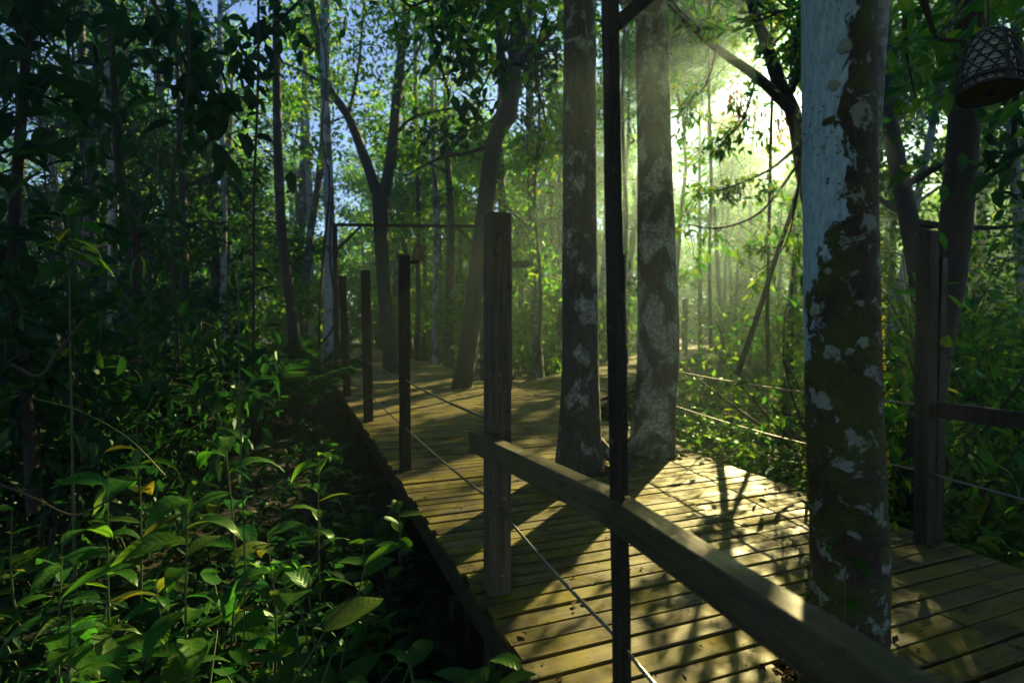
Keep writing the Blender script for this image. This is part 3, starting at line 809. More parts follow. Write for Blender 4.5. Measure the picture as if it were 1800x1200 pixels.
def make_tree(name, label, base, H, r, mat, leafmat, crown=(0.4, 1.0), cr=2.5, nl=9, nleaf=4000, ls=0.2, lean=(0, 0), group=None, seed=0,
              sides=8, path=None, radii=None, carve=True, cat='tree', clump=0.42, keep=0.02, leaf_fn=leaf4, aspect=.5, forks=0, low=0):
    s = np.random.default_rng(seed + 100)
    base = np.asarray(base, float)
    e = empty(name, base); tag(e, label, cat, group)
    if path is None:
        pts = wobble_line((0, 0, -.15), (lean[0], lean[1], H), 9, 0.012 * H, seed)
    else:
        pts = np.asarray(path) - base
    n = len(pts)
    rad = r * np.interp(np.linspace(0, 1, n), [0, .06, .15, .6, 1], [1.45, 1.15, 1.0, .8, .30]) if radii is None else np.asarray(radii)
    wood = MB(); wood.add(*tube(pts, rad, sides, rough=0.06, seed=seed), True)
    zs = pts[:, 2]; Ht = zs[-1]
    tips, tdir = [], []
    for k in range(nl):
        f = s.uniform(crown[0], crown[1]) if k >= low else s.uniform(.12, crown[0])
        i = f * (n - 1); i0 = int(min(i, n - 2)); p0 = pts[i0] + (pts[i0 + 1] - pts[i0]) * (i - i0)
        az = k * 2.4 + s.uniform(-.5, .5); el = s.uniform(.05, .9) + .5 * (f > .9)
        ln = cr * s.uniform(.55, 1.1) * (1.15 - .5 * abs(f - .6))
        if k < low: ln *= .5
        d = np.array([math.cos(az) * math.cos(el), math.sin(az) * math.cos(el), math.sin(el)])
        if carve and sun_gap((p0 + d * ln * .6 + base)[None])[0] and s.random() < .8: continue
        mid = p0 + d * ln * .5 + s.normal(0, .06 * ln, 3); end = p0 + d * ln + np.array([0, 0, -.12 * ln]) + s.normal(0, .08 * ln, 3)
        lp = spline([p0, mid, end], 6); r0 = min(np.interp(f, np.linspace(0, 1, n), rad) * .5, .04 + .022 * ln)
        wood.add(*tube(lp, np.linspace(r0, .006 + .002 * ln, 6), 5))
        for q in range(4):
            j = s.integers(2, 6); t0 = lp[j]; dd = norm(d + s.normal(0, .7, 3)); l2 = ln * s.uniform(.25, .5)
            tp = t0 + dd * l2 + np.array([0, 0, -.08])
            wood.add(*tube([t0, (t0 + tp) / 2 + [0, 0, .05], tp], [.012 + .003 * ln, .008, .004], 4))
            for w_ in (.45, .75, 1.0): tips.append(t0 + (tp - t0) * w_)
        for j in (3, 4, 5): tips.append(lp[j])
    wood.build('trunk', mat, e)
    if nleaf and tips:
        tips = np.array(tips); idx = s.integers(0, len(tips), nleaf)
        wt = s.random(len(tips)); idx = np.where(s.random(nleaf) < wt[idx] * .9 + .1, idx, s.integers(0, len(tips), nleaf))
        off = s.normal(0, 1, (nleaf, 3)) * np.array([clump, clump, clump * .62]) * (0.7 + 0.6 * s.random((nleaf, 1)))
        C = tips[idx] + off
        kmask = np.ones(nleaf, bool)
        if carve: kmask = thin(C + base, keep)
        C = C[kmask]; m = len(C)
        A = norm(np.stack([s.normal(0, 1, m), s.normal(0, 1, m), s.normal(-.35, .45, m)], 1))
        Nn = norm(np.stack([s.normal(0, .55, m), s.normal(0, .55, m), np.ones(m)], 1))
        L = ls * s.uniform(.65, 1.25, m)
        V, Ff = leaf_fn(C, A, Nn, L, L * aspect * s.uniform(.8, 1.2, m), .12, s.uniform(.0, .25, m)[:, None] if leaf_fn is leaf4 else .2)
        b = MB(); b.add(V, Ff); b.build('crown', leafmat, e)
    return e

def ctrl_path(pix, D, n):
    """pix: list of px,py,(D); gives a smooth trunk line"""
    return spline([P(q[0], q[1], q[2] if len(q) > 2 else D) for q in pix], n)

# --- the three trunks that stand through the deck
g = np.array([.765, 6.22, 0]); pth = np.vstack([[.765, 6.22, -.7], spline([(.765, 6.22, 0), (.77, 6.22, .4), P(1020, 640, 6.22), P(1019, 300, 6.22), P(1019, 0, 6.25), (.78, 6.4, 8), (.7, 6.6, 12.5)], 40)])
zz = pth[:, 2]
make_tree('forest_tree', 'dark lichen speckled trunk growing through the deck, left of two behind the rail', g, 12.5, .2, M['bark_lichen'], M['leaf_mid'],
          (.66, 1), 3.2, 10, 3500, .2, path=pth, radii=np.interp(zz, [-.7, 0, .25, .7, 1.4, 4, 8, 12.5], [.34, .285, .255, .228, .205, .19, .165, .05]), seed=1, sides=28)
g = np.array([1.76, 6.95, 0]); pth = np.vstack([[1.78, 6.95, -.7], spline([(1.79, 6.95, 0), (1.81, 6.95, .4), P(1157, 600, 6.95), P(1152, 350, 6.95), P(1144, 0, 6.95), (1.7, 7.1, 8), (1.6, 7.2, 13)], 40)])
zz = pth[:, 2]
make_tree('forest_tree', 'pale patchy lichen trunk growing through the deck, right of two behind the rail', g, 13, .24, M['bark_lichen2'], M['leaf_mid'],
          (.66, 1), 3.2, 10, 3500, .2, path=pth, radii=np.interp(zz, [-.7, 0, .25, .7, 1.6, 2.6, 4, 8, 13], [.33, .295, .275, .262, .255, .24, .21, .18, .05]), seed=2, sides=28)
# buttress root of the left trunk
T1o = [o for o in bpy.data.objects if o.name == 'forest_tree'][0]
b = MB(); b.add(*tube(spline([(.0, 0, .5), (.2, -.02, .30), (.42, .0, .10), (.62, .03, .015), (.74, .04, -.01)], 14), np.linspace(.10, .02, 14), 8, rough=.15), True); b.build('root', M['bark_lichen'], T1o)
b = MB(); b.add(*tube(spline([(-.05, -.1, .45), (-.10, -.24, .18), (-.14, -.36, .02), (-.16, -.42, -.02)], 10), np.linspace(.12, .03, 10), 8, rough=.15), True); b.build('root', M['bark_lichen'], T1o)

g3t = np.array([1.455, 2.36, 0])
ctr = [(1.455, 2.36, -.75), (1.455, 2.36, 0), P(1492, 1000, 2.36), P(1483, 700, 2.36), P(1477, 400, 2.36), P(1474, 150, 2.36), P(1474, 0, 2.36), (1.40, 2.45, 5), (1.3, 2.6, 9), (1.3, 2.7, 13)]
pth = spline(ctr, 90); zz = pth[:, 2]
T3 = make_tree('forest_tree', 'big near trunk with flaking pale blue skin above dark mossy bark', g3t, 13, .155, M['bark_flaking'], M['leaf_mid'], (.7, 1), 3.0, 9, 3000, .2,
               path=pth, radii=np.interp(zz, [-.75, 0, .3, .8, 1.3, 2, 3.2, 5, 9, 13], [.20, .176, .162, .152, .150, .145, .140, .14, .12, .04]), seed=3, sides=40)
b = MB(); st = spline([P(1530, 480, 2.44) - g3t, P(1536, 250, 2.46) - g3t, P(1549, 0, 2.48) - g3t, P(1575, -300, 2.52) - g3t, P(1600, -700, 2.6) - g3t], 24)
b.add(*tube(st, np.interp(np.linspace(0, 1, 24), [0, .3, 1], [.012, .03, .05]), 12), True); b.build('side_stem', M['bark_pale'], T3)
# moss fuzz on the near trunk
nm = 9000; tz = rng.beta(1.1, 1.7, nm) * 2.6; an = rng.uniform(0, 2 * np.pi, nm)
cx = np.interp(tz, zz, pth[:, 0]) - g3t[0]; cyy = np.interp(tz, zz, pth[:, 1]) - g3t[1]
rr_ = np.interp(tz, [-.75, 0, .3, .8, 1.3, 2, 3.2], [.20, .176, .162, .152, .150, .143, .155]) * .985
dirr = np.stack([np.cos(an), np.sin(an), 0 * an], 1)
C = np.stack([cx, cyy, tz], 1) + dirr * rr_[:, None]
kp = fnoise(C, 5.0, 77) > .46; C = C[kp]; dirr = dirr[kp]; m = len(C)
A = norm(dirr + rng.normal(0, .5, (m, 3)) + np.array([0, 0, -.2])); L = rng.uniform(.005, .016, m)
b = MB(); b.add(*leaf4(C, A, rand_dirs(m), L, L * .5, 0, 0)); o = b.build('moss', M['moss'], T3); o['kind'] = 'stuff'
# pale round lichens
for (px_, py_, r_) in ((1484, 112, .028), (1465, 172, .024), (1433, 545, .03), (1515, 600, .025)):
    zc = P(px_, py_, 2.36)[2]; axx = np.array([np.interp(zc, zz, pth[:, 0]), np.interp(zc, zz, pth[:, 1])])
    ray = P(px_, py_, 2.36)[:2] - axx; vdir = norm(-axx); rad_ = np.interp(zc, [0, .3, .8, 1.3, 2, 3.2], [.176, .162, .152, .150, .143, .155])
    side_ = np.array([-vdir[1], vdir[0]]); tt = np.clip(np.dot(ray, side_) / rad_, -.9, .9)
    nrm = side_ * tt + vdir * math.sqrt(1 - tt * tt)
    aa = np.linspace(0, 2 * np.pi, 16, endpoint=False); rj = r_ * rng.uniform(.75, 1.1, 16)
    tng = np.array([-nrm[1], nrm[0]])
    cen = np.array([*(axx + nrm * (rad_ + .004)), zc]) - g3t
    ring = cen + np.array([*tng, 0]) * (np.cos(aa) * rj)[:, None] + np.array([0, 0, 1.0]) * (np.sin(aa) * rj)[:, None]
    # wrap to the trunk
    for q in ring:
        rel = q[:2] + g3t[:2] - axx; q[:2] = axx - g3t[:2] + norm(rel) * (rad_ + .003)
    inner = cen + (ring - cen) * .5 + np.array([*nrm, 0]) * .004
    V = np.vstack([ring, inner, cen + np.array([*nrm, 0]) * .003])
    b = MB(); b.add(V, [[j, (j + 1) % 16, 16 + (j + 1) % 16, 16 + j] for j in range(16)]); b.add(V, [[16 + j, 16 + (j + 1) % 16, 32] for j in range(16)])
    b.build('lichen', M['liner2'] if 'liner2' in M else M.setdefault('liner2', plain_mat('lichen_pale', (.28, .36, .27), .9, 0, .5, 60)), T3)

# --- forked tree in the left walk and the leaning crooked tree
g = deckpt(689, 655)
pth = np.vstack([[g[0], g[1], -.6], ctrl_path([(688, 652), (676, 520), (670, 420), (669, 345)], g[1], 16), ])
T5 = make_tree('forest_tree', 'dark forked tree standing in the left walk behind the lantern post', g, 8, .25, M['bark_dark'], M['leaf_dark'], (.8, 1), 2.0, 0, 0, .2,
               path=pth, radii=np.interp(np.linspace(0, 1, len(pth)), [0, .1, .5, 1], [.34, .27, .24, .30]), seed=5, sides=12)
b = MB()
for pp, rs in (([(665, 345), (640, 275), (612, 205), (575, 150), (560, 80), (540, -40)], (.20, .10)), ([(675, 345), (688, 270), (700, 150), (713, 30), (722, -90)], (.22, .12))):
    q = ctrl_path(pp, g[1], 18) - g; b = MB(); b.add(*tube(q, np.linspace(rs[0], rs[1], 18), 9, rough=.06), True); b.build('limb', M['bark_dark'], T5)
for pp in ([(700, 150), (735, 90), (755, 0)], [(690, 240), (730, 205), (800, 190), (870, 175)], [(612, 205), (630, 120), (640, 0)], [(575, 150), (520, 120), (470, 100)], [(712, 40), (680, 0), (660, -60)]):
    q = ctrl_path(pp, g[1], 10) - g; b = MB(); b.add(*tube(q, np.linspace(.07, .03, 10), 6), True); b.build('limb', M['bark_dark'], T5)

tips = np.concatenate([ctrl_path(pp, g[1], 10) - g for pp in ([(600, 180), (560, 80), (540, -40)], [(702, 140), (713, 30), (722, -90)], [(735, 90), (755, 0)], [(630, 120), (640, 0)], [(560, 140), (470, 100)], [(712, 40), (660, -60)], [(730, 205), (800, 190)])])
n = 4200; C = tips[rng.integers(0, len(tips), n)] + rng.normal(0, .75, (n, 3)); C = C[thin(C + g, .05)]; n = len(C); L = .22 * rng.uniform(.6, 1.3, n)
b = MB(); b.add(*leaf4(C, norm(rng.normal(0, 1, (n, 3)) + [0, 0, -.35]), norm(rng.normal(0, .55, (n, 3)) + [0, 0, 1]), L, L * .5)); b.build('crown', M['leaf_far'], T5)
g = deckpt(812, 681)
pth = np.vstack([[g[0], g[1], -.6], ctrl_path([(812, 680), (826, 590), (838, 490), (850, 390), (862, 290), (872, 240), (890, 205), (902, 150), (906, 80), (912, -20), (925, -160)], g[1], 34)])
T6 = make_tree('forest_tree', 'dark leaning crooked tree standing in the walk left of the cracked post', g, 9, .27, M['bark_dark'], M['leaf_dark'], (.62, 1), 2.6, 9, 3800, .26,
               path=pth, radii=np.interp(np.linspace(0, 1, len(pth)), [0, .06, .5, .62, .75, 1], [.32, .26, .22, .25, .19, .10]), seed=6, sides=12)
b = MB()
for pp, rs in (([(905, 120), (930, 90), (965, 60), (985, 40), (1010, 10)], (.13, .05)), ([(895, 190), (880, 130), (880, 60), (868, -20)], (.16, .10)), ([(905, 100), (925, 40), (945, -30)], (.14, .08)),
               ([(862, 255), (820, 270), (770, 280), (710, 310)], (.06, .02))):
    q = ctrl_path(pp, g[1], 12) - g; b = MB(); b.add(*tube(q, np.linspace(rs[0], rs[1], 12), 7, rough=.05), True); b.build('limb', M['bark_dark'], T6)

# --- dark leaning tree at the right, behind the lantern
Dt = 5.6
pth = np.vstack([spline([np.append(P(1600, 900, Dt)[:2], -.8), P(1640, 640, Dt), P(1672, 470, Dt), P(1688, 300, Dt), P(1702, 100, Dt), P(1705, -60, Dt), P(1700, -400, Dt + .4), P(1690, -900, Dt + 1)], 30)])
T4 = make_tree('forest_tree', 'dark leaning trunk behind the hanging lantern and the split post', np.append(pth[0][:2], -.65), 9, .14, M['bark_dark'], M['leaf_mid'], (.62, 1), 2.4, 9, 2500, .16, path=pth,
               radii=np.interp(np.linspace(0, 1, 30), [0, .1, .6, 1], [.19, .15, .135, .05]), seed=7, sides=12)

# --- leafy branching tree in the glow, right of the pale trunk
Dt = 8.6
pth = spline([np.append(P(1440, 700, Dt)[:2], -.8), P(1435, 450, Dt), P(1412, 300, Dt), P(1396, 205, Dt), P(1372, 150, Dt), P(1340, 60, Dt), P(1312, -20, Dt), P(1290, -120, Dt)], 26)
gT7 = np.append(pth[0][:2], -.65)
T7 = make_tree('forest_tree', 'slender dark tree with long bare branches and leafy sprays in the sun glow', gT7, 6, .12, M['bark_dark'], M['leaf_mid'], path=pth, nl=0, nleaf=0,
               radii=np.interp(np.linspace(0, 1, 26), [0, .1, .6, 1], [.17, .13, .10, .04]), seed=8, sides=10)
b = MB(); limbs = []
for pp, rs in (([(1392, 195), (1330, 135), (1260, 85), (1190, 20), (1150, -40)], (.085, .04)), ([(1385, 175), (1410, 120), (1440, 40)], (.05, .02)), ([(1400, 260), (1350, 300), (1280, 330), (1220, 345)], (.03, .01)),
               ([(1402, 290), (1340, 370), (1270, 400), (1210, 395)], (.025, .01)), ([(1350, 90), (1390, 50), (1430, 60)], (.03, .01)), ([(1260, 85), (1240, 150), (1200, 190)], (.02, .008)),
               ([(1330, 135), (1300, 220), (1240, 260)], (.02, .008)), ([(1400, 250), (1440, 330), (1400, 420)], (.02, .008)), ([(1312, -10), (1370, 30), (1410, 10)], (.03, .01)), ([(1405, 330), (1380, 430), (1330, 480)], (.02, .008))):
    pp = [(q[0], q[1], Dt + .25 * math.sin(i * 2.1 + pp[0][0])) for i, q in enumerate(pp)]
    q = ctrl_path(pp, Dt, 16) - gT7; limbs.append(q); b = MB(); b.add(*tube(q, np.linspace(rs[0], rs[1], 16), 6), True); b.build('limb', M['bark_dark'], T7)
Cs, As = [], []
tw = MB()
for q in limbs:
    for k in range(14 if q is not limbs[0] else 9):
        j = rng.integers(5, 16); d = norm(rng.normal(0, 1, 3) + [0, 0, -.35]); l2 = rng.uniform(.35, .85)
        e1 = q[j] + d * l2 + [0, 0, -.15 * l2]; tw.add(*tube([q[j], (q[j] + e1) / 2 + [0, 0, .05], e1], [.008, .005, .003], 4))
        ts = rng.random(26)[:, None] ** .7
        Cs.append(q[j] + (e1 - q[j]) * ts + rng.normal(0, .05, (26, 3))); As.append(np.tile(d, (26, 1)) * .6 + rng.normal(0, .7, (26, 3)) + [0, 0, -.35])
tw.build('twigs', M['twig'], T7)['kind'] = 'stuff'
C = np.concatenate(Cs); A = norm(np.concatenate(As)); kp = thin(C + gT7, .36); C, A = C[kp], A[kp]; m = len(C)
L = rng.uniform(.09, .19, m)
b = MB(); b.add(*leaf7(C, A, norm(rng.normal(0, .5, (m, 3)) + [0, 0, 1]), L, L * .42)); b.build('crown', M['leaf_mid'], T7)
# hanging dry reddish tufts
b = MB()
for (px_, py_) in ((1305, 200), (1290, 165), (1378, 190), (1372, 215), (1300, 190)):
    c = P(px_, py_, Dt + .1) - gT7; m = 40
    C = c + rng.normal(0, .05, (m, 3)) * [1, 1, 2.5]; b.add(*leaf4(C, norm(rng.normal(0, .3, (m, 3)) + [0, 0, -1]), rand_dirs(m), .12, .03))
b.build('dry_tufts', M['leaf_red'], T7)['kind'] = 'stuff'

# saplings crossing in the glow
def sapling(pix, D, r, label, mat='bark_dark', sides=7, leaves=0, ls=.12, lm='leaf_mid', name='sapling', group=None):
    p = ctrl_path(pix, D, 18); base = np.array([p[0][0], p[0][1], p[0][2]])
    e = empty(name, base); tag(e, label, 'sapling', group)
    b = MB(); b.add(*tube(p - base, np.linspace(r, r * .55, 18), sides, rough=.06), True); b.build('trunk', M[mat], e)
    if leaves:
        C = (p - base)[rng.integers(5, 18, leaves)] + rng.normal(0, .28, (leaves, 3)); C = C[thin(C + base, .2)]; m = len(C)
        L = ls * rng.uniform(.7, 1.3, m)
        b = MB(); b.add(*leaf7(C, norm(rng.normal(0, 1, (m, 3)) + [0, 0, -.3]), norm(rng.normal(0, .5, (m, 3)) + [0, 0, 1]), L, L * .45)); b.build('crown', M[lm], e)
    return e
sapling([(1295, 660), (1330, 560), (1365, 450), (1392, 370), (1408, 310), (1412, 250)], 8.3, .045, 'thin sapling leaning right in the sun glow beside the pale trunk')
sapling([(1352, 660), (1349, 560), (1352, 400), (1355, 250), (1358, 120), (1352, -60)], 9.0, .035, 'thin upright sapling crossing behind the leaning sapling', leaves=260)
sapling([(1250, 620), (1247, 470), (1250, 300), (1246, 100), (1250, -80)], 14, .05, 'straight slim sapling in the glow right of the pale trunk', leaves=300, ls=.16)
sapling([(530, 730), (522, 640), (512, 540), (497, 430), (490, 300), (487, 150), (486, -60)], 12.5, .15, 'brown sapling with a bent foot left of the gate frame', 'bark_brown', 9)
sapling([(560, 640), (562, 540), (570, 430), (580, 320), (565, 230), (575, 130), (560, 20)], 15.5, .04, 'thin vine-like stem twisting up in front of the pale trunk', 'bark_dark')
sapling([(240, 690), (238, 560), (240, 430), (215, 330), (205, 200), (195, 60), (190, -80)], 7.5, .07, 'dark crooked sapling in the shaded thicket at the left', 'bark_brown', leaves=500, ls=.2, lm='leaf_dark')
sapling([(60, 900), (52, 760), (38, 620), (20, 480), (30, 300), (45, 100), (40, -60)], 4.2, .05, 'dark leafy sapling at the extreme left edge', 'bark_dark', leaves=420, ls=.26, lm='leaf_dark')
sapling([(1100, 640), (1096, 520), (1100, 380), (1094, 200), (1098, 40)], 17, .09, 'hazy sapling seen between the two lichen trunks', 'bark_brown', leaves=300, ls=.2)
sapling([(945, 640), (950, 500), (940, 350), (948, 200), (940, 40)], 18, .07, 'thin sapling behind the sign board', 'bark_dark', leaves=400, ls=.22)

# --- pale trunks
def pale(px, base_py, D, wpx, label, top=-60, lean_px=0, nleaf=1800, seed=0, mat='bark_pale', group=None):
    r = wpx * D / 960 / 2
    p = ctrl_path([(px, base_py), (px + lean_px * .25 + 3, base_py - (base_py - top) * .35), (px + lean_px * .6 - 3, base_py - (base_py - top) * .7), (px + lean_px, top), (px + lean_px, top - 250)], D, 22)
    g_ = np.array([p[0][0], p[0][1], ground_z(p[0][0], p[0][1])]); p = np.vstack([[p[0][0], p[0][1], -.8], p])
    make_tree('forest_tree', label, g_, 10, r, M[mat], M['leaf_far'], (.6, 1), 2.6, 8, nleaf, .012 * D, path=p, radii=np.interp(np.linspace(0, 1, 23), [0, .1, .7, 1], [r * 1.3, r, r * .85, r * .5]), seed=seed, sides=9, group=group)
pale(578, 630, 19, 18, 'pale bluish trunk just left of the gate frame', lean_px=-6, seed=31)
pale(392, 560, 17, 10, 'thin bright pale trunk glimpsed through the dark thicket left of the bent sapling', lean_px=-4, seed=32)
pale(545, 610, 27, 12, 'slim grey trunk between bent sapling and pale bluish trunk', lean_px=-10, seed=33)
pale(764, 635, 25, 10, 'slender pale trunk beside the walk right of the lantern post', lean_px=-4, seed=34)
pale(197, 620, 11, 16, 'pale grey trunk deep in the shade at upper left', lean_px=-4, seed=35)
pale(733, 618, 30, 9, 'thin dark trunk beyond the small woven lantern', seed=36, mat='bark_dark')

# ------------------------------------------------------------------ the forest behind: scattered trees
pts = []
def ok_pos(x, y, dmin):
    if on_deck(np.array([x]), np.array([y]), .9)[0]: return False
    for (a, c, d) in pts:
        if (a - x) ** 2 + (c - y) ** 2 < ((dmin + d) / 2) ** 2: return False
    return True
for (px_, D) in ((790, 25), (782, 29), (545, 26), (528, 23), (776, 35), (520, 30), (700, 58), (640, 62), (600, 66), (670, 70), (1190, 38), (1240, 44), (1290, 50), (1340, 46), (1380, 56), (1420, 48), (1215, 58), (1320, 62), (1160, 52), (640, 34), (700, 42), (735, 30), (600, 46), (770, 48), (668, 52), (560, 33), (820, 36)):
    if not on_deck(np.array([(px_ - 900) / 960 * D]), np.array([float(D)]), .5)[0]: pts.append(((px_ - 900) / 960 * D, float(D), 2.0))
tries = 0
while len(pts) < 190 and tries < 14000:
    tries += 1
    D = 11 + 62 * rng.random() ** .85; x = rng.uniform(-1.05, 1.30) * D
    if x < 0 and D < 14 and x > -7: continue
    # leave the walk's vista and the opening under the sun a little freer
    dm = 1.5 + D * .042
    if not ok_pos(x, D, dm): continue
    vv_ = x * AV[0] + D * AV[1]
    if V0 - 2.6 < vv_ < V0 and D < 22: continue
    if D < 24 and 1165 < 900 + 960 * x / D < 1290: continue
    pts.append((x, D, dm))
LANDMARKS = [(-250, 'the wood beyond the left edge'), (2050, 'the wood beyond the right edge'), (0, 'the left picture edge'), (240, 'the crooked sapling'), (380, 'the dark palms'), (490, 'the bent sapling'), (590, 'the gate frame foot'), (670, 'the forked tree'), (730, 'the small lantern'),
             (850, 'the crooked tree'), (930, 'the sign board'), (1020, 'the speckled trunk'), (1155, 'the pale patchy trunk'), (1340, 'the leaning sapling'), (1480, 'the flaking trunk'), (1635, 'the split post'), (1800, 'the right picture edge')]
def where(x, D):
    px = 900 + 960 * x / D
    l, nm = min(LANDMARKS, key=lambda q: abs(q[0] - px))
    side = 'just left of ' if px < l - 18 else 'just right of ' if px > l + 18 else 'in line with '
    if l in (0, -250, 2050): side = 'by ' if l == 0 else 'in '
    if l == 1800: side = 'by '
    return side + nm
def dist_word(D): return 'near' if D < 16 else 'farther back' if D < 30 else 'far off' if D < 48 else 'very far off'
def region(x, D):
    px = 900 + 960 * x / D
    if px < 480: return 'left thicket', 'tall forest tree in the dark wood left of the bent sapling'
    if px < 860: return 'gate', 'tall forest tree standing beyond the gate frame and left walk'
    if px < 1130: return 'mid', 'hazy forest tree far behind the two lichen trunks'
    if px < 1420: return 'glow', 'sunlit forest tree in the bright glow beyond the right-hand branch walk'
    return 'right', 'forest tree in the leafy wood right of the big flaking trunk'
for k, (x, D, dm) in enumerate(pts):
    rn, lab = region(x, D)
    H = rng.uniform(.40, .62) * D + 4 if D > 18 else rng.uniform(9.5, 14)
    H = min(H, 18.5)
    le = lane_entry(x, D, H)
    tall = rng.random() < .36 and D > 15
    if le is not None and not tall:
        if le < 4.5: continue
        H = le - .2
    bm = rng.choice(['bark_dark', 'bark_brown', 'bark_brown', 'bark_pale', 'bark_lichen'])
    r = rng.uniform(.10, .22) if rng.random() < .8 else rng.uniform(.22, .32)
    if le is not None: r = rng.uniform(.07, .12)
    dark = rn == 'left thicket' and D < 26  # left thicket takes the leaf copy with shade in its colour
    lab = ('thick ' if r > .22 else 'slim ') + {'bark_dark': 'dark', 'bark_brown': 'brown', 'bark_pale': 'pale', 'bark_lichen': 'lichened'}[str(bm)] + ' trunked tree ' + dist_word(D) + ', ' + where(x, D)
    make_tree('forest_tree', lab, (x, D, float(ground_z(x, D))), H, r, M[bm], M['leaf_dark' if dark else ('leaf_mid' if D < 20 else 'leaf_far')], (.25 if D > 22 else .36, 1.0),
              rng.uniform(1.8, 3.0) * (1 + D * .008), 12, int(3400 if D > 20 else 3700), (.12 + .0062 * D), (rng.normal(0, .8), rng.normal(0, .8)), 'forest trees, ' + rn, 500 + k, 7, clump=.36 + .006 * D, low=3)

# understorey bushes
UB = []
tries = 0
while len(UB) < 150 and tries < 8000:
    tries += 1
    D = 8.5 + 50 * rng.random() ** 1.2; x = rng.uniform(-1.05, 1.1) * D
    if x * AV[0] + D * AV[1] < V0 and x * AV[0] + D * AV[1] > V0 - 2.4 and D < 22: continue
    if (D < 36 and 1150 < 900 + 960 * x / D < 1290) or (D < 20 and 1040 < 900 + 960 * x / D < 1400): continue
    if D < 15 and 430 < 900 + 960 * x / D < 640: continue
    if ok_pos(x, D, 1.2) and not on_deck(np.array([x]), np.array([D]), 1.0)[0] and not (-.4 * D - 1.5 < x < -.3 * D and D < 12):
        UB.append((x, D)); pts.append((x, D, 1.0))
def bush(x, D, H, nleaf, ls, lm, label, group, seed, name='shrub', spread=.9, fn=leaf4, asp=.45, keep=.1):
    s = np.random.default_rng(seed); z = float(ground_z(x, D)); base = np.array([x, D, z])
    e = empty(name, base); tag(e, label, 'shrub', group)
    wood = MB(); tips = []
    for k in range(6):
        d = norm(np.array([s.normal(0, .5), s.normal(0, .5), 1.0])); l = H * s.uniform(.55, 1.0)
        end = d * l; q = spline([(0, 0, -.1), end * .5 + s.normal(0, .08 * H, 3), end], 7); wood.add(*tube(q, np.linspace(.012 + .006 * H, .004, 7), 5))
        tips += list(q[2:])
        for w_ in range(3):
            t0 = q[s.integers(2, 7)]; t1 = t0 + norm(s.normal(0, 1, 3) + [0, 0, .2]) * H * s.uniform(.15, .35)
            wood.add(*tube([t0, t1], [.006, .003], 4)); tips += [t0 + (t1 - t0) * .5, t1, t1]
    wood.build('stems', M['twig'], e)
    tips = np.array(tips); C = tips[s.integers(0, len(tips), nleaf)] + s.normal(0, .14 * H ** .6 * spread, (nleaf, 3)) * [1, 1, .7]
    C = C[(C[:, 2] > .03)]; C = C[thin(C + base, keep)]; m = len(C)
    L = ls * s.uniform(.6, 1.3, m)
    A = norm(s.normal(0, 1, (m, 3)) + [0, 0, -.25]); Nn = norm(s.normal(0, .45, (m, 3)) + [0, 0, 1])
    b = MB(); b.add(*fn(C, A, Nn, L, L * asp)); b.build('foliage', M[lm], e)
for k, (x, D) in enumerate(UB):
    rn, lab = region(x, D)
    lab = 'leafy understorey shrub ' + dist_word(D) + ', ' + where(x, D)
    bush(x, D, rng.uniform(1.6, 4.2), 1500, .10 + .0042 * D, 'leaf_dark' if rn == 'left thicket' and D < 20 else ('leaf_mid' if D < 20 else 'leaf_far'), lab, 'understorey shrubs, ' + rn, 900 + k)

for k, (px_, D, lab) in enumerate(((1190, 24, 'tall thin tree with a high crown just right of the pale patchy trunk'), (1232, 27, 'tall thin tree with a high crown above the glow, right of its twin'),
                                   (1275, 24.5, 'tall thin tree with a high crown at the middle of the glow'), (1090, 26, 'tall thin tree with a high crown between the two lichen trunks'), (1318, 28, 'tall thin tree with a high crown left of the leaning sapling top'))):
    x = (px_ - 900) / 960 * D
    make_tree('forest_tree', lab, (x, D, float(ground_z(x, D))), 18.0, .10, M['bark_brown'], M['leaf_far'], (.72, 1.0), 3.4, 16, 5200, .27, (rng.normal(0, .4), 0), 'forest trees, glow', 1400 + k, 7, clump=.6)

# unseen canopy trees, added round and behind the standpoint to cut sky light
k = 0; tr = 0
while k < 30 and tr < 2000:
    tr += 1
    x = rng.uniform(-17, 17); D = rng.uniform(-16, 9)
    if D > -1.5 and abs(x) < 1.25 * D + 4.5: continue
    if not ok_pos(x, D, 3.0): continue
    pts.append((x, D, 3.0)); k += 1
    make_tree('forest_tree', ('unseen canopy tree behind the standpoint' if D < -5 else 'unseen canopy tree beside the near end of the walk') + (' to the left' if x < -4 else ' to the right' if x > 4 else ' in the middle'), (x, D, float(ground_z(x, D))), rng.uniform(10, 14), rng.uniform(.14, .24), M['bark_brown'], M['leaf_mid'], (.55, 1.0),
              rng.uniform(3.5, 5.0), 13, 2700, .39, (rng.normal(0, .8), rng.normal(0, .8)), 'unseen canopy trees near the standpoint', 1500 + k, 7, clump=.75)

# far wood mass closing the view
n = 60000; ang = rng.uniform(-.95, 1.0, n); Dd = rng.uniform(74, 88, n); x = np.tan(ang) * Dd
z = rng.random(n) ** 1.1 * 16 * (0.7 + .5 * vnoise(np.stack([x, Dd, 0 * x], 1), .12, 8)); C = np.stack([x, Dd, z], 1)
kp = (np.abs(x / Dd - .532) > .05) | (rng.random(n) < .25); C = C[kp]; n = len(C)
L = rng.uniform(.7, 1.3, n)
b = MB(); b.add(*leaf4(C, rand_dirs(n, -.3), norm(rng.normal(0, .6, (n, 3)) + [0, 0, 1]), L, L * .55)); o = b.build('distant_forest', M['leaf_far']); tag(o, 'distant mass of green forest foliage closing the view', 'forest', kind='stuff')

HAZE = 0.0033
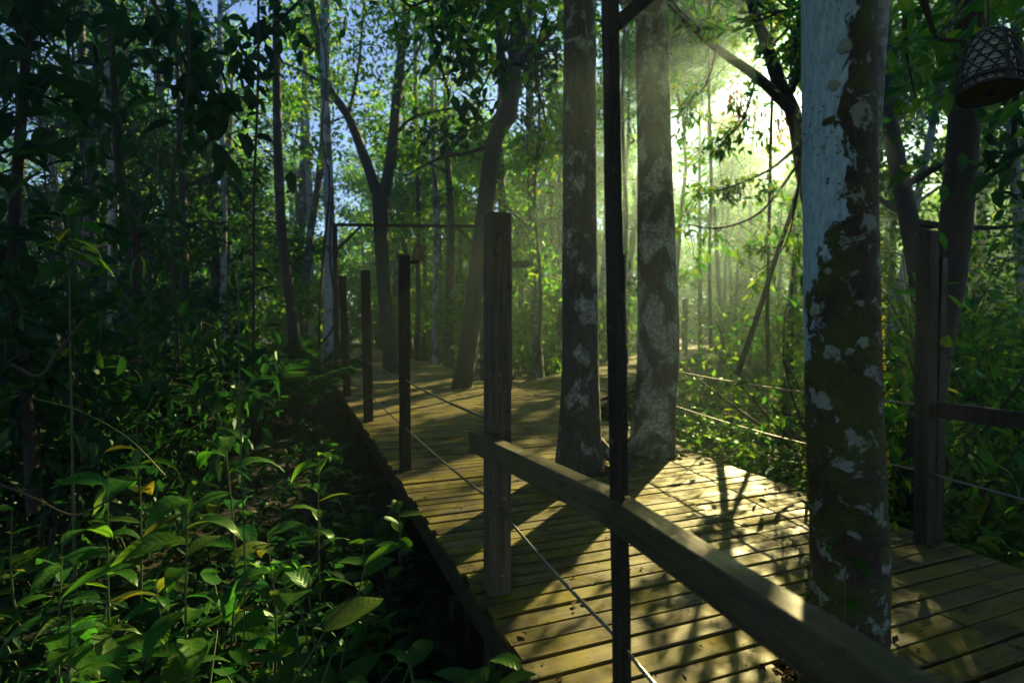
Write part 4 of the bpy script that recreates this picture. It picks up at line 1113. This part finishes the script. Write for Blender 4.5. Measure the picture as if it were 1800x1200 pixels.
# ------------------------------------------------------------------ near plants, each leaf a part
def big_leaf_mesh(name, L, W, arch, fold, ribs, shape, mat, seed=0):
    s = np.random.default_rng(seed); nl, nc = 8, 5
    t = np.linspace(0, 1, nl)
    prof = {'lance': np.interp(t, [0, .08, .3, .55, .8, .93, 1], [.05, .35, .95, 1, .62, .25, .02]),
            'oval': np.interp(t, [0, .06, .2, .45, .7, .9, 1], [.05, .5, .9, 1, .85, .42, .03]),
            'heart': np.interp(t, [0, .05, .15, .35, .65, .88, 1], [.3, .85, 1, .95, .65, .25, .02])}[shape]
    ang = arch * t ** 1.3; dx = np.cos(ang); dz = np.sin(-ang)
    X = np.concatenate([[0], np.cumsum((dx[1:] + dx[:-1]) / 2)]) * L / (nl - 1); Z = np.concatenate([[0], np.cumsum((dz[1:] + dz[:-1]) / 2)]) * L / (nl - 1)
    V = []
    for i in range(nl):
        for c in (-1, -.5, 0, .5, 1):
            y = c * prof[i] * W / 2
            z = Z[i] + abs(c) * prof[i] * W * fold + (ribs * (1 if i % 2 else -1) * (abs(c) > .2)) * prof[i] + s.normal(0, .002)
            V.append((X[i] - abs(c) * .02 * L, y, z))
    f = [[i * 5 + j, i * 5 + j + 1, i * 5 + 6 + j, i * 5 + 5 + j] for i in range(nl - 1) for j in range(4)]
    b = MB(); b.add(V, f, True); return b.mesh(name, mat)
LM = {}
for k in range(3):
    LM['lance%d' % k] = big_leaf_mesh('lance_leaf', 1, .34 + .05 * k, .7 + .5 * k, .16, .006, 'lance', M['leaf_near'], k)
    LM['oval%d' % k] = big_leaf_mesh('oval_leaf', 1, .46 + .05 * k, .35 + .35 * k, .13, .008, 'oval', M['leaf_near'], 10 + k)
    LM['heart%d' % k] = big_leaf_mesh('heart_leaf', 1, .70, .45 + .3 * k, .08, .010, 'heart', M['leaf_near'], 20 + k)

def leaf_matrix(p, az, el, roll, size):
    return Matrix.Translation([float(x) for x in p]) @ Matrix.Rotation(az, 4, 'Z') @ Matrix.Rotation(-el, 4, 'Y') @ Matrix.Rotation(roll, 4, 'X') @ Matrix.Diagonal((size, size, size, 1))

def herb(base, H, kind, nleaf, size, label, group, seed, lean=(0, 0), name='leafy_herb', top_only=.35, el=(.0, .7)):
    s = np.random.default_rng(seed); base = np.asarray(base, float)
    e = empty(name, base); tag(e, label, 'plant', group)
    end = np.array([lean[0], lean[1], H]); q = spline([(0, 0, -.08), end * .5 + [s.normal(0, .03), s.normal(0, .03), 0], end], 8)
    b = MB(); b.add(*tube(q, np.linspace(.006 + .003 * H, .003, 8), 5), True); b.build('stem', M['stem'], e)
    nleaf = int(nleaf * 1.6)
    for k in range(nleaf):
        f = top_only + (1 - top_only) * (k / max(1, nleaf - 1)); i = f * 7; i0 = min(int(i), 6); p = q[i0] + (q[i0 + 1] - q[i0]) * (i - i0)
        az = k * 2.4 + s.uniform(-.4, .4); sz = size * s.uniform(.7, 1.15) * (1.0 - .25 * abs(f - .7))
        inst('leaf', LM[kind + str(s.integers(0, 3))], e, leaf_matrix(p, az, s.uniform(*el), s.normal(0, .25), sz))
    return e

def rosette(base, n, kind, size, label, group, seed, name='broad_leaf_plant', pet=.35, el=(.3, 1.0)):
    s = np.random.default_rng(seed); base = np.asarray(base, float)
    e = empty(name, base); tag(e, label, 'plant', group)
    for k in range(n):
        az = k * 2.4 + s.uniform(-.5, .5); el_ = s.uniform(*el); l = pet * s.uniform(.7, 1.3)
        d = np.array([math.cos(az) * math.cos(.5 + el_ * .6), math.sin(az) * math.cos(.5 + el_ * .6), math.sin(.5 + el_ * .6)])
        b = MB(); b.add(*tube([(0, 0, -.05), d * l * .55 + [0, 0, .03], d * l], [.007, .006, .004], 5), True); pt_ = b.build('petiole', M['stem'], e)
        inst('leaf', LM[kind + str(s.integers(0, 3))], pt_, leaf_matrix(d * l, az + s.normal(0, .2), el_ * .6 - .15, s.normal(0, .3), size * s.uniform(.75, 1.2)))
    return e

def gpt(px, py, D):  # a ground point under the place seen at that pixel
    p = P(px, py, D); return np.array([p[0], p[1], float(ground_z(p[0], p[1]))]), p[2]

def spot(px, D): return ('in front' if D < 3 else 'midway' if D < 4.6 else 'further back') + (' by picture edge' if px < 120 else ' under crooked sapling' if px < 330 else ' below arching herb' if px < 500 else ' near upright leaf' if px < 660 else ' close under planks')
NEAR = 'leafy plants of the left undergrowth'
heroes = [  # px, py of the top, D, kind, leaves, leaf size, label
    (395, 770, 3.3, 'lance', 7, .30, 'tall herb with arching lance leaves at its tip, left of the deck'),
    (560, 800, 4.2, 'lance', 9, .24, 'slim herb with lance leaves halfway between tall herb and deck'),
    (330, 880, 2.7, 'lance', 10, .26, 'bushy herb with drooping sunlit leaves below the tall arching herb'),
    (190, 830, 3.2, 'lance', 9, .27, 'shaded herb with narrow leaves left of the bushy sunlit herb'),
    (240, 740, 3.8, 'lance', 8, .28, 'herb with pale arching leaves at left, above the shaded herb'),
    (470, 940, 2.9, 'lance', 11, .22, 'dense sunlit herb between the ribbed leaf plant and the upright oval leaf'),
    (640, 960, 3.4, 'oval', 8, .16, 'low sunlit oval-leaved herb beside the dark side of the deck'),
    (700, 880, 4.3, 'oval', 7, .17, 'shaded oval-leaved herb close to the dark deck side'),
    (110, 960, 2.5, 'lance', 8, .26, 'dark narrow-leaved herb low at the left edge'),
    (380, 660, 5.0, 'lance', 6, .32, 'herb with two bright horizontal leaves standing in the shade at left'),
]
for k, (px_, py_, D, kd, n, szz, lab) in enumerate(heroes):
    g_, top = gpt(px_, py_, D); herb(g_, top - g_[2], kd, n, szz * 1.2, lab, NEAR, 2000 + k, top_only=.25)
# broad leaves
for k, (px_, py_, D, kd, n, szz, lab, el) in enumerate((
        (330, 1040, 2.35, 'heart', 5, .34, 'plant with a big ribbed torn leaf in the sun at lower left', (.1, .6)),
        (568, 1010, 2.9, 'oval', 3, .27, 'plant with one upright bright oval leaf left of the deck', (1.2, 1.5)),
        (768, 1190, 2.3, 'oval', 3, .17, 'plant with an upright smooth oval leaf at the bottom edge by the deck corner', (1.2, 1.5)),
        (250, 1130, 2.0, 'oval', 5, .34, 'dark broad-leaved plant at the lower left corner', (.1, .7)),
        (420, 1150, 2.0, 'oval', 5, .26, 'dark broad-leaved plant at the bottom, right of the corner plant', (.2, .8)),
        (620, 1130, 2.4, 'lance', 6, .28, 'plant with pleated striped leaves at the bottom near the deck', (.1, .7)),
        (510, 1080, 2.5, 'heart', 6, .17, 'small heart-leaved plant in the sun above the bottom edge', (.2, .8)),
        (905, 1200, 2.0, 'oval', 3, .12, 'tiny plant below the deck edge at the bottom centre', (.4, 1.0)))):
    g_, _ = gpt(px_, py_, D); rosette(g_, n, kd, szz, lab, NEAR, 2100 + k, pet=max(.2, P(px_, py_, D)[2] - g_[2]) * .9, el=el)
# many more of the same, sharing a label per kind and place
k = 0; tr = 0
while k < 84 and tr < 3000:
    tr += 1
    D = 2.1 + 6.5 * rng.random() ** 1.2; px_ = rng.uniform(-150, 860); x = (px_ - 900) / 960 * D
    u_, v_ = x * AU[0] + D * AU[1], x * AV[0] + D * AV[1]
    if v_ > V0 - .16: continue
    z_ = float(ground_z(x, D)); far_left = px_ < 330
    if rng.random() < .48:
        herb((x, D, z_), rng.uniform(.35, .75) if not far_left else rng.uniform(.4, 1.1), rng.choice(['lance', 'lance', 'oval']), int(rng.integers(6, 11)), rng.uniform(.15, .29),
             ('leafy herb at the far left' if far_left else 'leafy herb beside the left deck edge') + ' ' + spot(px_, D), NEAR + (' far left' if far_left else ' by the deck'), 3000 + k, (rng.normal(0, .16), rng.normal(0, .16)), top_only=.12, el=(-.2, .8))
    else:
        rosette((x, D, z_), int(rng.integers(4, 8)), rng.choice(['oval', 'heart', 'lance']), rng.uniform(.13, .26),
                ('broad-leaved rosette plant at the far left' if far_left else 'broad-leaved rosette plant beside the left deck edge') + ' ' + spot(px_, D), NEAR + (' rosettes far left' if far_left else ' rosettes by the deck'), 3000 + k, pet=rng.uniform(.2, .45))
    k += 1
# right-hand undergrowth plants
k = 0; tr = 0
while k < 40 and tr < 3000:
    tr += 1
    D = 4.2 + 9 * rng.random(); px_ = rng.uniform(1060, 1900); x = (px_ - 900) / 960 * D
    if on_deck(np.array([x]), np.array([D]), .3)[0] or (1540 < px_ < 1740 and D < 5.4): continue
    z_ = float(ground_z(x, D))
    if rng.random() < .6:
        herb((x, D, z_), rng.uniform(.4, .95), rng.choice(['lance', 'oval']), int(rng.integers(7, 12)), rng.uniform(.16, .30),
             'leafy herb right of the deck ' + where(x, D), 'leafy herbs right of the deck', 4000 + k, (rng.normal(0, .1), rng.normal(0, .1)), top_only=.25)
    else:
        rosette((x, D, z_), int(rng.integers(4, 8)), rng.choice(['oval', 'heart', 'lance']), rng.uniform(.16, .32), 'broad-leaved rosette right of the deck ' + where(x, D), 'rosette plants right of the deck', 4000 + k, pet=rng.uniform(.25, .5))
    k += 1

# ferns at the right edge and palms in the left thicket
def frond_mesh(name, L, nlf, lw, arch, mat, taper=True, lf=.28, drop=.25):
    t = np.linspace(0, 1, nlf); ang = .3 - arch * t
    X = np.cumsum(np.cos(ang)) * L / nlf; Z = np.cumsum(np.sin(ang)) * L / nlf
    b = MB(); b.add(*tube(np.stack([X, 0 * X, Z], 1), np.linspace(.008, .002, nlf) * L, 4), True)
    C = np.stack([X, 0 * X, Z], 1)[2:]; tt = t[2:]
    ln = L * lf * (np.sin(np.pi * (tt * .85 + .12)) ** .7 if taper else np.ones_like(tt))
    for s_ in (-1, 1):
        A = norm(np.stack([np.full_like(tt, .55), s_ * np.ones_like(tt), -drop * np.ones_like(tt)], 1) + rng.normal(0, .06, (len(tt), 3)))
        b.add(*leaf4(C, A, np.tile([0, 0, 1.0], (len(tt), 1)), ln, np.full(len(tt), lw), .1, .12))
    return b.mesh(name, mat)
fern_me = [frond_mesh('fern_frond', 1, 30, .035, 1.1 + .3 * k, M['leaf_near']) for k in range(2)]
palm_me = [frond_mesh('palm_frond', 1, 26, .035, .9 + .5 * k, M['leaf_dark'], True, .34, .5) for k in range(2)]
for k, (px_, D, lab) in enumerate(((1720, 4.6, 'fern with feathery fronds below the cable right of the split post'), (1790, 5.2, 'fern at the right edge of the picture under the dark rail'),
                                   (1690, 6.4, 'fern standing further back behind the split post'), (1330, 7.2, 'fern spreading below the cables right of the pale trunk'), (640, 5.2, 'fern in the dark gap beside the left deck edge'))):
    x = (px_ - 900) / 960 * D; e = empty('fern', (x, D, float(ground_z(x, D)))); tag(e, lab, 'fern', 'ferns')
    for j in range(9):
        inst('frond', fern_me[j % 2], e, leaf_matrix((0, 0, .05), j * 2.4 + rng.uniform(-.3, .3), rng.uniform(.5, 1.0), rng.normal(0, .2), rng.uniform(.5, .85)))
for k, (px_, D, sz, lab) in enumerate(((455, 10.5, 2.1, 'dark feathery palm left of the bent sapling'), (380, 9.0, 1.9, 'dark palm in the thicket left of the feathery palm'), (300, 11.5, 2.3, 'dark palm behind the crooked sapling'), (540, 13.5, 1.9, 'small dark palm just behind the bent sapling'))):
    x = (px_ - 900) / 960 * D; e = empty('understorey_palm', (x, D, float(ground_z(x, D)))); tag(e, lab, 'palm', 'palms in the left thicket')
    b = MB(); b.add(*tube([(0, 0, -.1), (0, 0, .5)], [.07, .05], 7), True); b.build('trunk', M['bark_brown'], e)
    for j in range(13):
        inst('frond', palm_me[j % 2], e, leaf_matrix((0, 0, .45), j * 2.4, rng.uniform(.55, 1.25), rng.normal(0, .3), sz * rng.uniform(.7, 1.1)))

# shaded shrubs of the left thicket with big leaves
for k in range(17):
    D = rng.uniform(4.5, 10.5); px_ = rng.uniform(-160, 250 if D < 8 else 360); x = (px_ - 900) / 960 * D
    bush(x, D, min(rng.uniform(1.4, 4.6), 1.3 + (500 - px_) / 130), 520, rng.uniform(.17, .30), 'leaf_dark', 'big-leaved dark shrub of the left thicket ' + where(x, D), 'shrubs of the left thicket', 5000 + k, 'shrub', 1.25, leaf7, .40, .5)
for k in range(14):
    D = rng.uniform(4.8, 9.5); px_ = rng.uniform(1560, 1850); x = (px_ - 900) / 960 * D
    if on_deck(np.array([x]), np.array([D]), .6)[0]: continue
    bush(x, D, rng.uniform(1.2, 3.6), 520, rng.uniform(.13, .22), 'leaf_mid', 'leafy shrub crowding the right side ' + where(x, D), 'shrubs at the right edge', 5100 + k, 'shrub', 1.2, leaf7, .42, .5)
# a bright sprig with long leaves in the left thicket
g_, top = gpt(120, 380, 3.9); herb(g_, top - g_[2], 'lance', 9, .34, 'tall plant with a few bright long leaves in the dark left thicket', NEAR, 2300, top_only=.86, el=(-.2, .6))
g_, top = gpt(560, 1000, 2.6)

# overhanging leafy twigs above the walk
def overhang(pix, D, n, ls, label, lm='leaf_mid'):
    p = ctrl_path(pix, D, 14); base = p[0]; e = empty('overhanging_branch', base); tag(e, label, 'branch')
    b = MB(); b.add(*tube(p - base, np.linspace(.03, .006, 14), 6), True); b.build('stem', M['bark_dark'], e)
    C = (p - base)[rng.integers(3, 14, n)] + rng.normal(0, .22, (n, 3)); L = ls * rng.uniform(.6, 1.3, n)
    b = MB(); b.add(*leaf7(C, norm(rng.normal(0, 1, (n, 3)) + [0, 0, -.5]), norm(rng.normal(0, .5, (n, 3)) + [0, 0, 1]), L, L * .5)); b.build('foliage', M[lm], e)
overhang([(880, -40), (900, 40), (850, 150), (810, 230)], 9.0, 120, .26, 'dark leafy branch hanging in front of the crooked tree', 'leaf_dark')
overhang([(960, 20), (940, 120), (960, 230), (925, 290)], 10.0, 46, .22, 'few bright leaves hanging left of the speckled trunk')
overhang([(760, -60), (790, 60), (815, 130)], 9.5, 110, .26, 'dark leaf cluster at top centre left of the crooked tree', 'leaf_dark')
overhang([(240, -50), (300, 60), (350, 160), (380, 220)], 6.0, 150, .28, 'dark big-leaved branch hanging at the upper left', 'leaf_dark')
overhang([(560, -30), (470, 60), (420, 130)], 8.0, 140, .24, 'dark leafy branch hanging near the top above the bent sapling', 'leaf_dark')
overhang([(1600, -60), (1590, 60), (1610, 180)], 5.0, 90, .17, 'dark leafy branch hanging right of the flaking trunk', 'leaf_mid')
overhang([(1790, 60), (1780, 260), (1760, 340)], 4.4, 70, .20, 'dark leaves hanging at the right edge under the lantern', 'leaf_dark')

# thin stems, vines
def vine(pix, D, r, label, mat='stem'):
    p = ctrl_path(pix, D, 30); b = MB(); b.add(*tube(p - p[0], np.full(30, r), 5), True)
    tag(b.build('vine', M[mat], None, p[0]), label, 'vine', 'vines and trailing stems')
vine([(60, 700), (140, 722), (225, 770), (290, 835)], 3.0, .004, 'green trailing stem sloping right above the sunlit herbs')
vine([(0, 850), (60, 875), (130, 905), (190, 880)], 2.8, .005, 'brown stem curving low across the left edge', 'twig')
vine([(419, 480), (421, 640), (424, 800), (430, 1000), (427, 1190)], 2.6, .0035, 'thin upright stem beside the tall arching herb')
vine([(20, 640), (70, 660), (100, 620), (150, 560)], 3.4, .010, 'grey branch stub at the left edge', 'twig')
vine([(940, 0), (945, 120), (965, 200), (1000, 235)], 9, .008, 'thin liana looping left of the speckled trunk', 'twig')
vine([(585, 330), (580, 450), (590, 560), (560, 610), (545, 640)], 14, .03, 'dark liana by the foot of the gate frame', 'twig')
for k in range(12):
    px_ = rng.uniform(20, 470); D = rng.uniform(5, 10); vine([(px_, -60), (px_ + rng.normal(0, 15), 150), (px_ + rng.normal(0, 25), 350), (px_ + rng.normal(0, 20), 600 + rng.uniform(0, 80))], D, rng.uniform(.005, .014), 'dark liana hanging in the left thicket ' + where((px_ - 900) / 960 * D, D), 'twig')

# two leaves on the near trunk
e = empty('climbing_plant', g3t + [0, 0, .5]); tag(e, 'small dark climber with two leaves low on the flaking trunk', 'climber')
vd = norm(np.array([-g3t[0], -g3t[1]])); 
for j, (px_, py_) in enumerate(((1520, 985), (1500, 1055), (1450, 955))):
    zc = P(px_, py_, 2.2)[2]; p = np.array([vd[0] * .165 + (.03 if j == 0 else -.02 if j == 2 else 0), vd[1] * .165, zc - .5])
    inst('leaf', LM['oval1'], e, leaf_matrix(p, math.atan2(vd[1], vd[0]) + (.9 if j != 2 else -1.0), -.3, .3, .085))
b = MB(); b.add(*tube([(vd[0] * .168, vd[1] * .168, -.4), (vd[0] * .165, vd[1] * .165 , .1)], .004, 5)); b.build('stem', M['stem'], e)

# ------------------------------------------------------------------ ground cover and litter
def scatter(name, label, n, xr, ls, mat, hz, D0, D1, fn, per=6, cat='ground cover', reject=None, flat=False, pw=1.0):
    D = D0 + (D1 - D0) * rng.random(n) ** pw; px_ = rng.uniform(*xr, n); x = (px_ - 900) / 960 * D
    k_ = ~on_deck(x, D, .08)
    if reject is not None: k_ &= ~reject(x, D)
    x, D = x[k_], D[k_]; n = len(x); z = ground_z(x, D)
    hh = hz * rng.random(n) ** 1.5 * (.4 + 1.2 * vnoise(np.stack([x, D, 0 * x], 1), 1.1, 41))
    C = np.repeat(np.stack([x, D, z + hh], 1), per, 0); m = len(C)
    if not flat:
        A = norm(np.stack([rng.normal(0, 1, m), rng.normal(0, 1, m), rng.normal(.15, .4, m)], 1))
    else:
        A = norm(np.stack([rng.normal(0, 1, m), rng.normal(0, 1, m), rng.normal(0, .12, m)], 1)); C[:, 2] += .012; C[:, :2] += rng.normal(0, .15, (m, 2))
    C = C + rng.normal(0, .02, C.shape)
    L = ls * rng.uniform(.5, 1.4, m) * (1 + .04 * C[:, 1])
    b = MB(); b.add(*fn(C, A, norm(rng.normal(0, .4, (m, 3)) + [0, 0, 1]), L, L * .5)); o = b.build(name, M[mat]); tag(o, label, cat, kind='stuff')
scatter('ground_cover', 'low leafy ground cover carpeting the forest floor left of the walk', 4200, (-250, 900), .10, 'leaf_dark', .30, 2.0, 16, leaf7, 6, pw=1.3)
scatter('ground_cover', 'low leafy ground cover carpeting the forest floor right of the walk', 7000, (1000, 2050), .09, 'leaf_mid', .55, 3.5, 22, leaf7, 6, pw=1.2)
scatter('leaf_litter', 'dry brown fallen leaves on the forest floor', 7000, (-200, 2000), .09, 'litter', .0, 1.9, 18, leaf4, 1, 'leaf litter', flat=True)
# fallen leaves and crumbs on the deck
n = 900; uq = rng.uniform(-.5, 13, n); vq = V0 + .05 + rng.random(n) * 3.6
C = AU[None] * uq[:, None] + AV[None] * vq[:, None]; C[:, 2] = .008
A = norm(np.stack([rng.normal(0, 1, n), rng.normal(0, 1, n), rng.normal(.05, .08, n)], 1)); L = rng.uniform(.010, .075, n) * rng.random(n) ** .5
b = MB(); b.add(*leaf4(C, A, norm(rng.normal(0, .2, (n, 3)) + [0, 0, 1]), L, L * .5, .2, 0)); o = b.build('fallen_leaves', M['litter']); tag(o, 'small dry leaves and crumbs scattered on the boardwalk', 'leaf litter', kind='stuff')

# nail heads along the bearers, debris caught round the trunks
b = MB(); hx = np.linspace(0, 2 * np.pi, 6, endpoint=False)
for pl in [o for o in walk.children if o.name.startswith('plank')]:
    x0 = pl.location.x; L_ = max(v.co.x for v in pl.data.vertices)
    for jx in (V0 + .04, 2.1, VSEAM - .04, VSEAM + .04, 4.38):
        if not (x0 < jx < x0 + L_): continue
        for dy in (-.035, .035):
            c = np.array([jx + rng.normal(0, .006), pl.location.y + dy + rng.normal(0, .004), pl.location.z + .0045])
            b.add(c + np.stack([np.cos(hx) * .0055, np.sin(hx) * .0055, 0 * hx], 1), [[0, 1, 2, 3, 4, 5]])
b.build('nail_heads', M['bamboo_dark'], walk)['kind'] = 'stuff'
for (cx_, cy_, r0) in ((.765, 6.22, .30), (1.78, 6.95, .30), (1.455, 2.36, .19)):
    n = 260; a_ = rng.uniform(0, 2 * np.pi, n); rr = r0 + np.abs(rng.normal(0, .07, n))
    C = np.stack([cx_ + np.cos(a_) * rr, cy_ + np.sin(a_) * rr, .008 + rng.random(n) * .02], 1); L = rng.uniform(.015, .06, n)
    A = norm(np.stack([rng.normal(0, 1, n), rng.normal(0, 1, n), rng.normal(.1, .25, n)], 1))
    b = MB(); b.add(*leaf4(C, A, norm(rng.normal(0, .4, (n, 3)) + [0, 0, 1]), L, L * .5, .2, .1)); tag(b.build('fallen_leaves', M['litter']), 'dry leaves caught round the foot of the ' + {0: 'flaking', 1: 'pale patchy', .765: 'speckled'}.get(cx_, 'flaking' if cx_ < 1.6 else 'pale patchy') + ' trunk', 'leaf litter', kind='stuff')

# ------------------------------------------------------------------ haze
m, n_, out = mat_new('haze_air')
pv = N(n_, 'ShaderNodeVolumePrincipled'); pv.inputs['Color'].default_value = (.64, .90, .95, 1)
pv.inputs['Density'].default_value = HAZE; pv.inputs['Anisotropy'].default_value = 0.78
n_.links.new(pv.outputs[0], out.inputs['Volume'])
b = MB(); b.add(*box((0, 34, 10.5), (250, 112, 25.0))); o = b.build('haze', m); tag(o, 'thin sunlit morning haze hanging in the forest', 'haze', kind='stuff')

# ------------------------------------------------------------------ labels that would otherwise be shared: tell the things apart by depth
ORD = ['nearest', 'second nearest', 'third nearest', 'fourth nearest', 'fifth nearest', 'sixth nearest', 'seventh nearest', 'eighth nearest', 'ninth nearest', 'tenth nearest', 'eleventh nearest', 'twelfth nearest', 'thirteenth nearest', 'fourteenth nearest', 'fifteenth nearest', 'sixteenth nearest', 'seventeenth nearest', 'eighteenth nearest']
by = {}
for o in sc.objects:
    if o.parent is None and 'label' in o and o.get('kind') is None: by.setdefault(o['label'], []).append(o)
for lab, os_ in by.items():
    if 1 < len(os_) <= 18:
        for k, o in enumerate(sorted(os_, key=lambda q: q.location.y)): o['label'] = lab + ', ' + ORD[k]
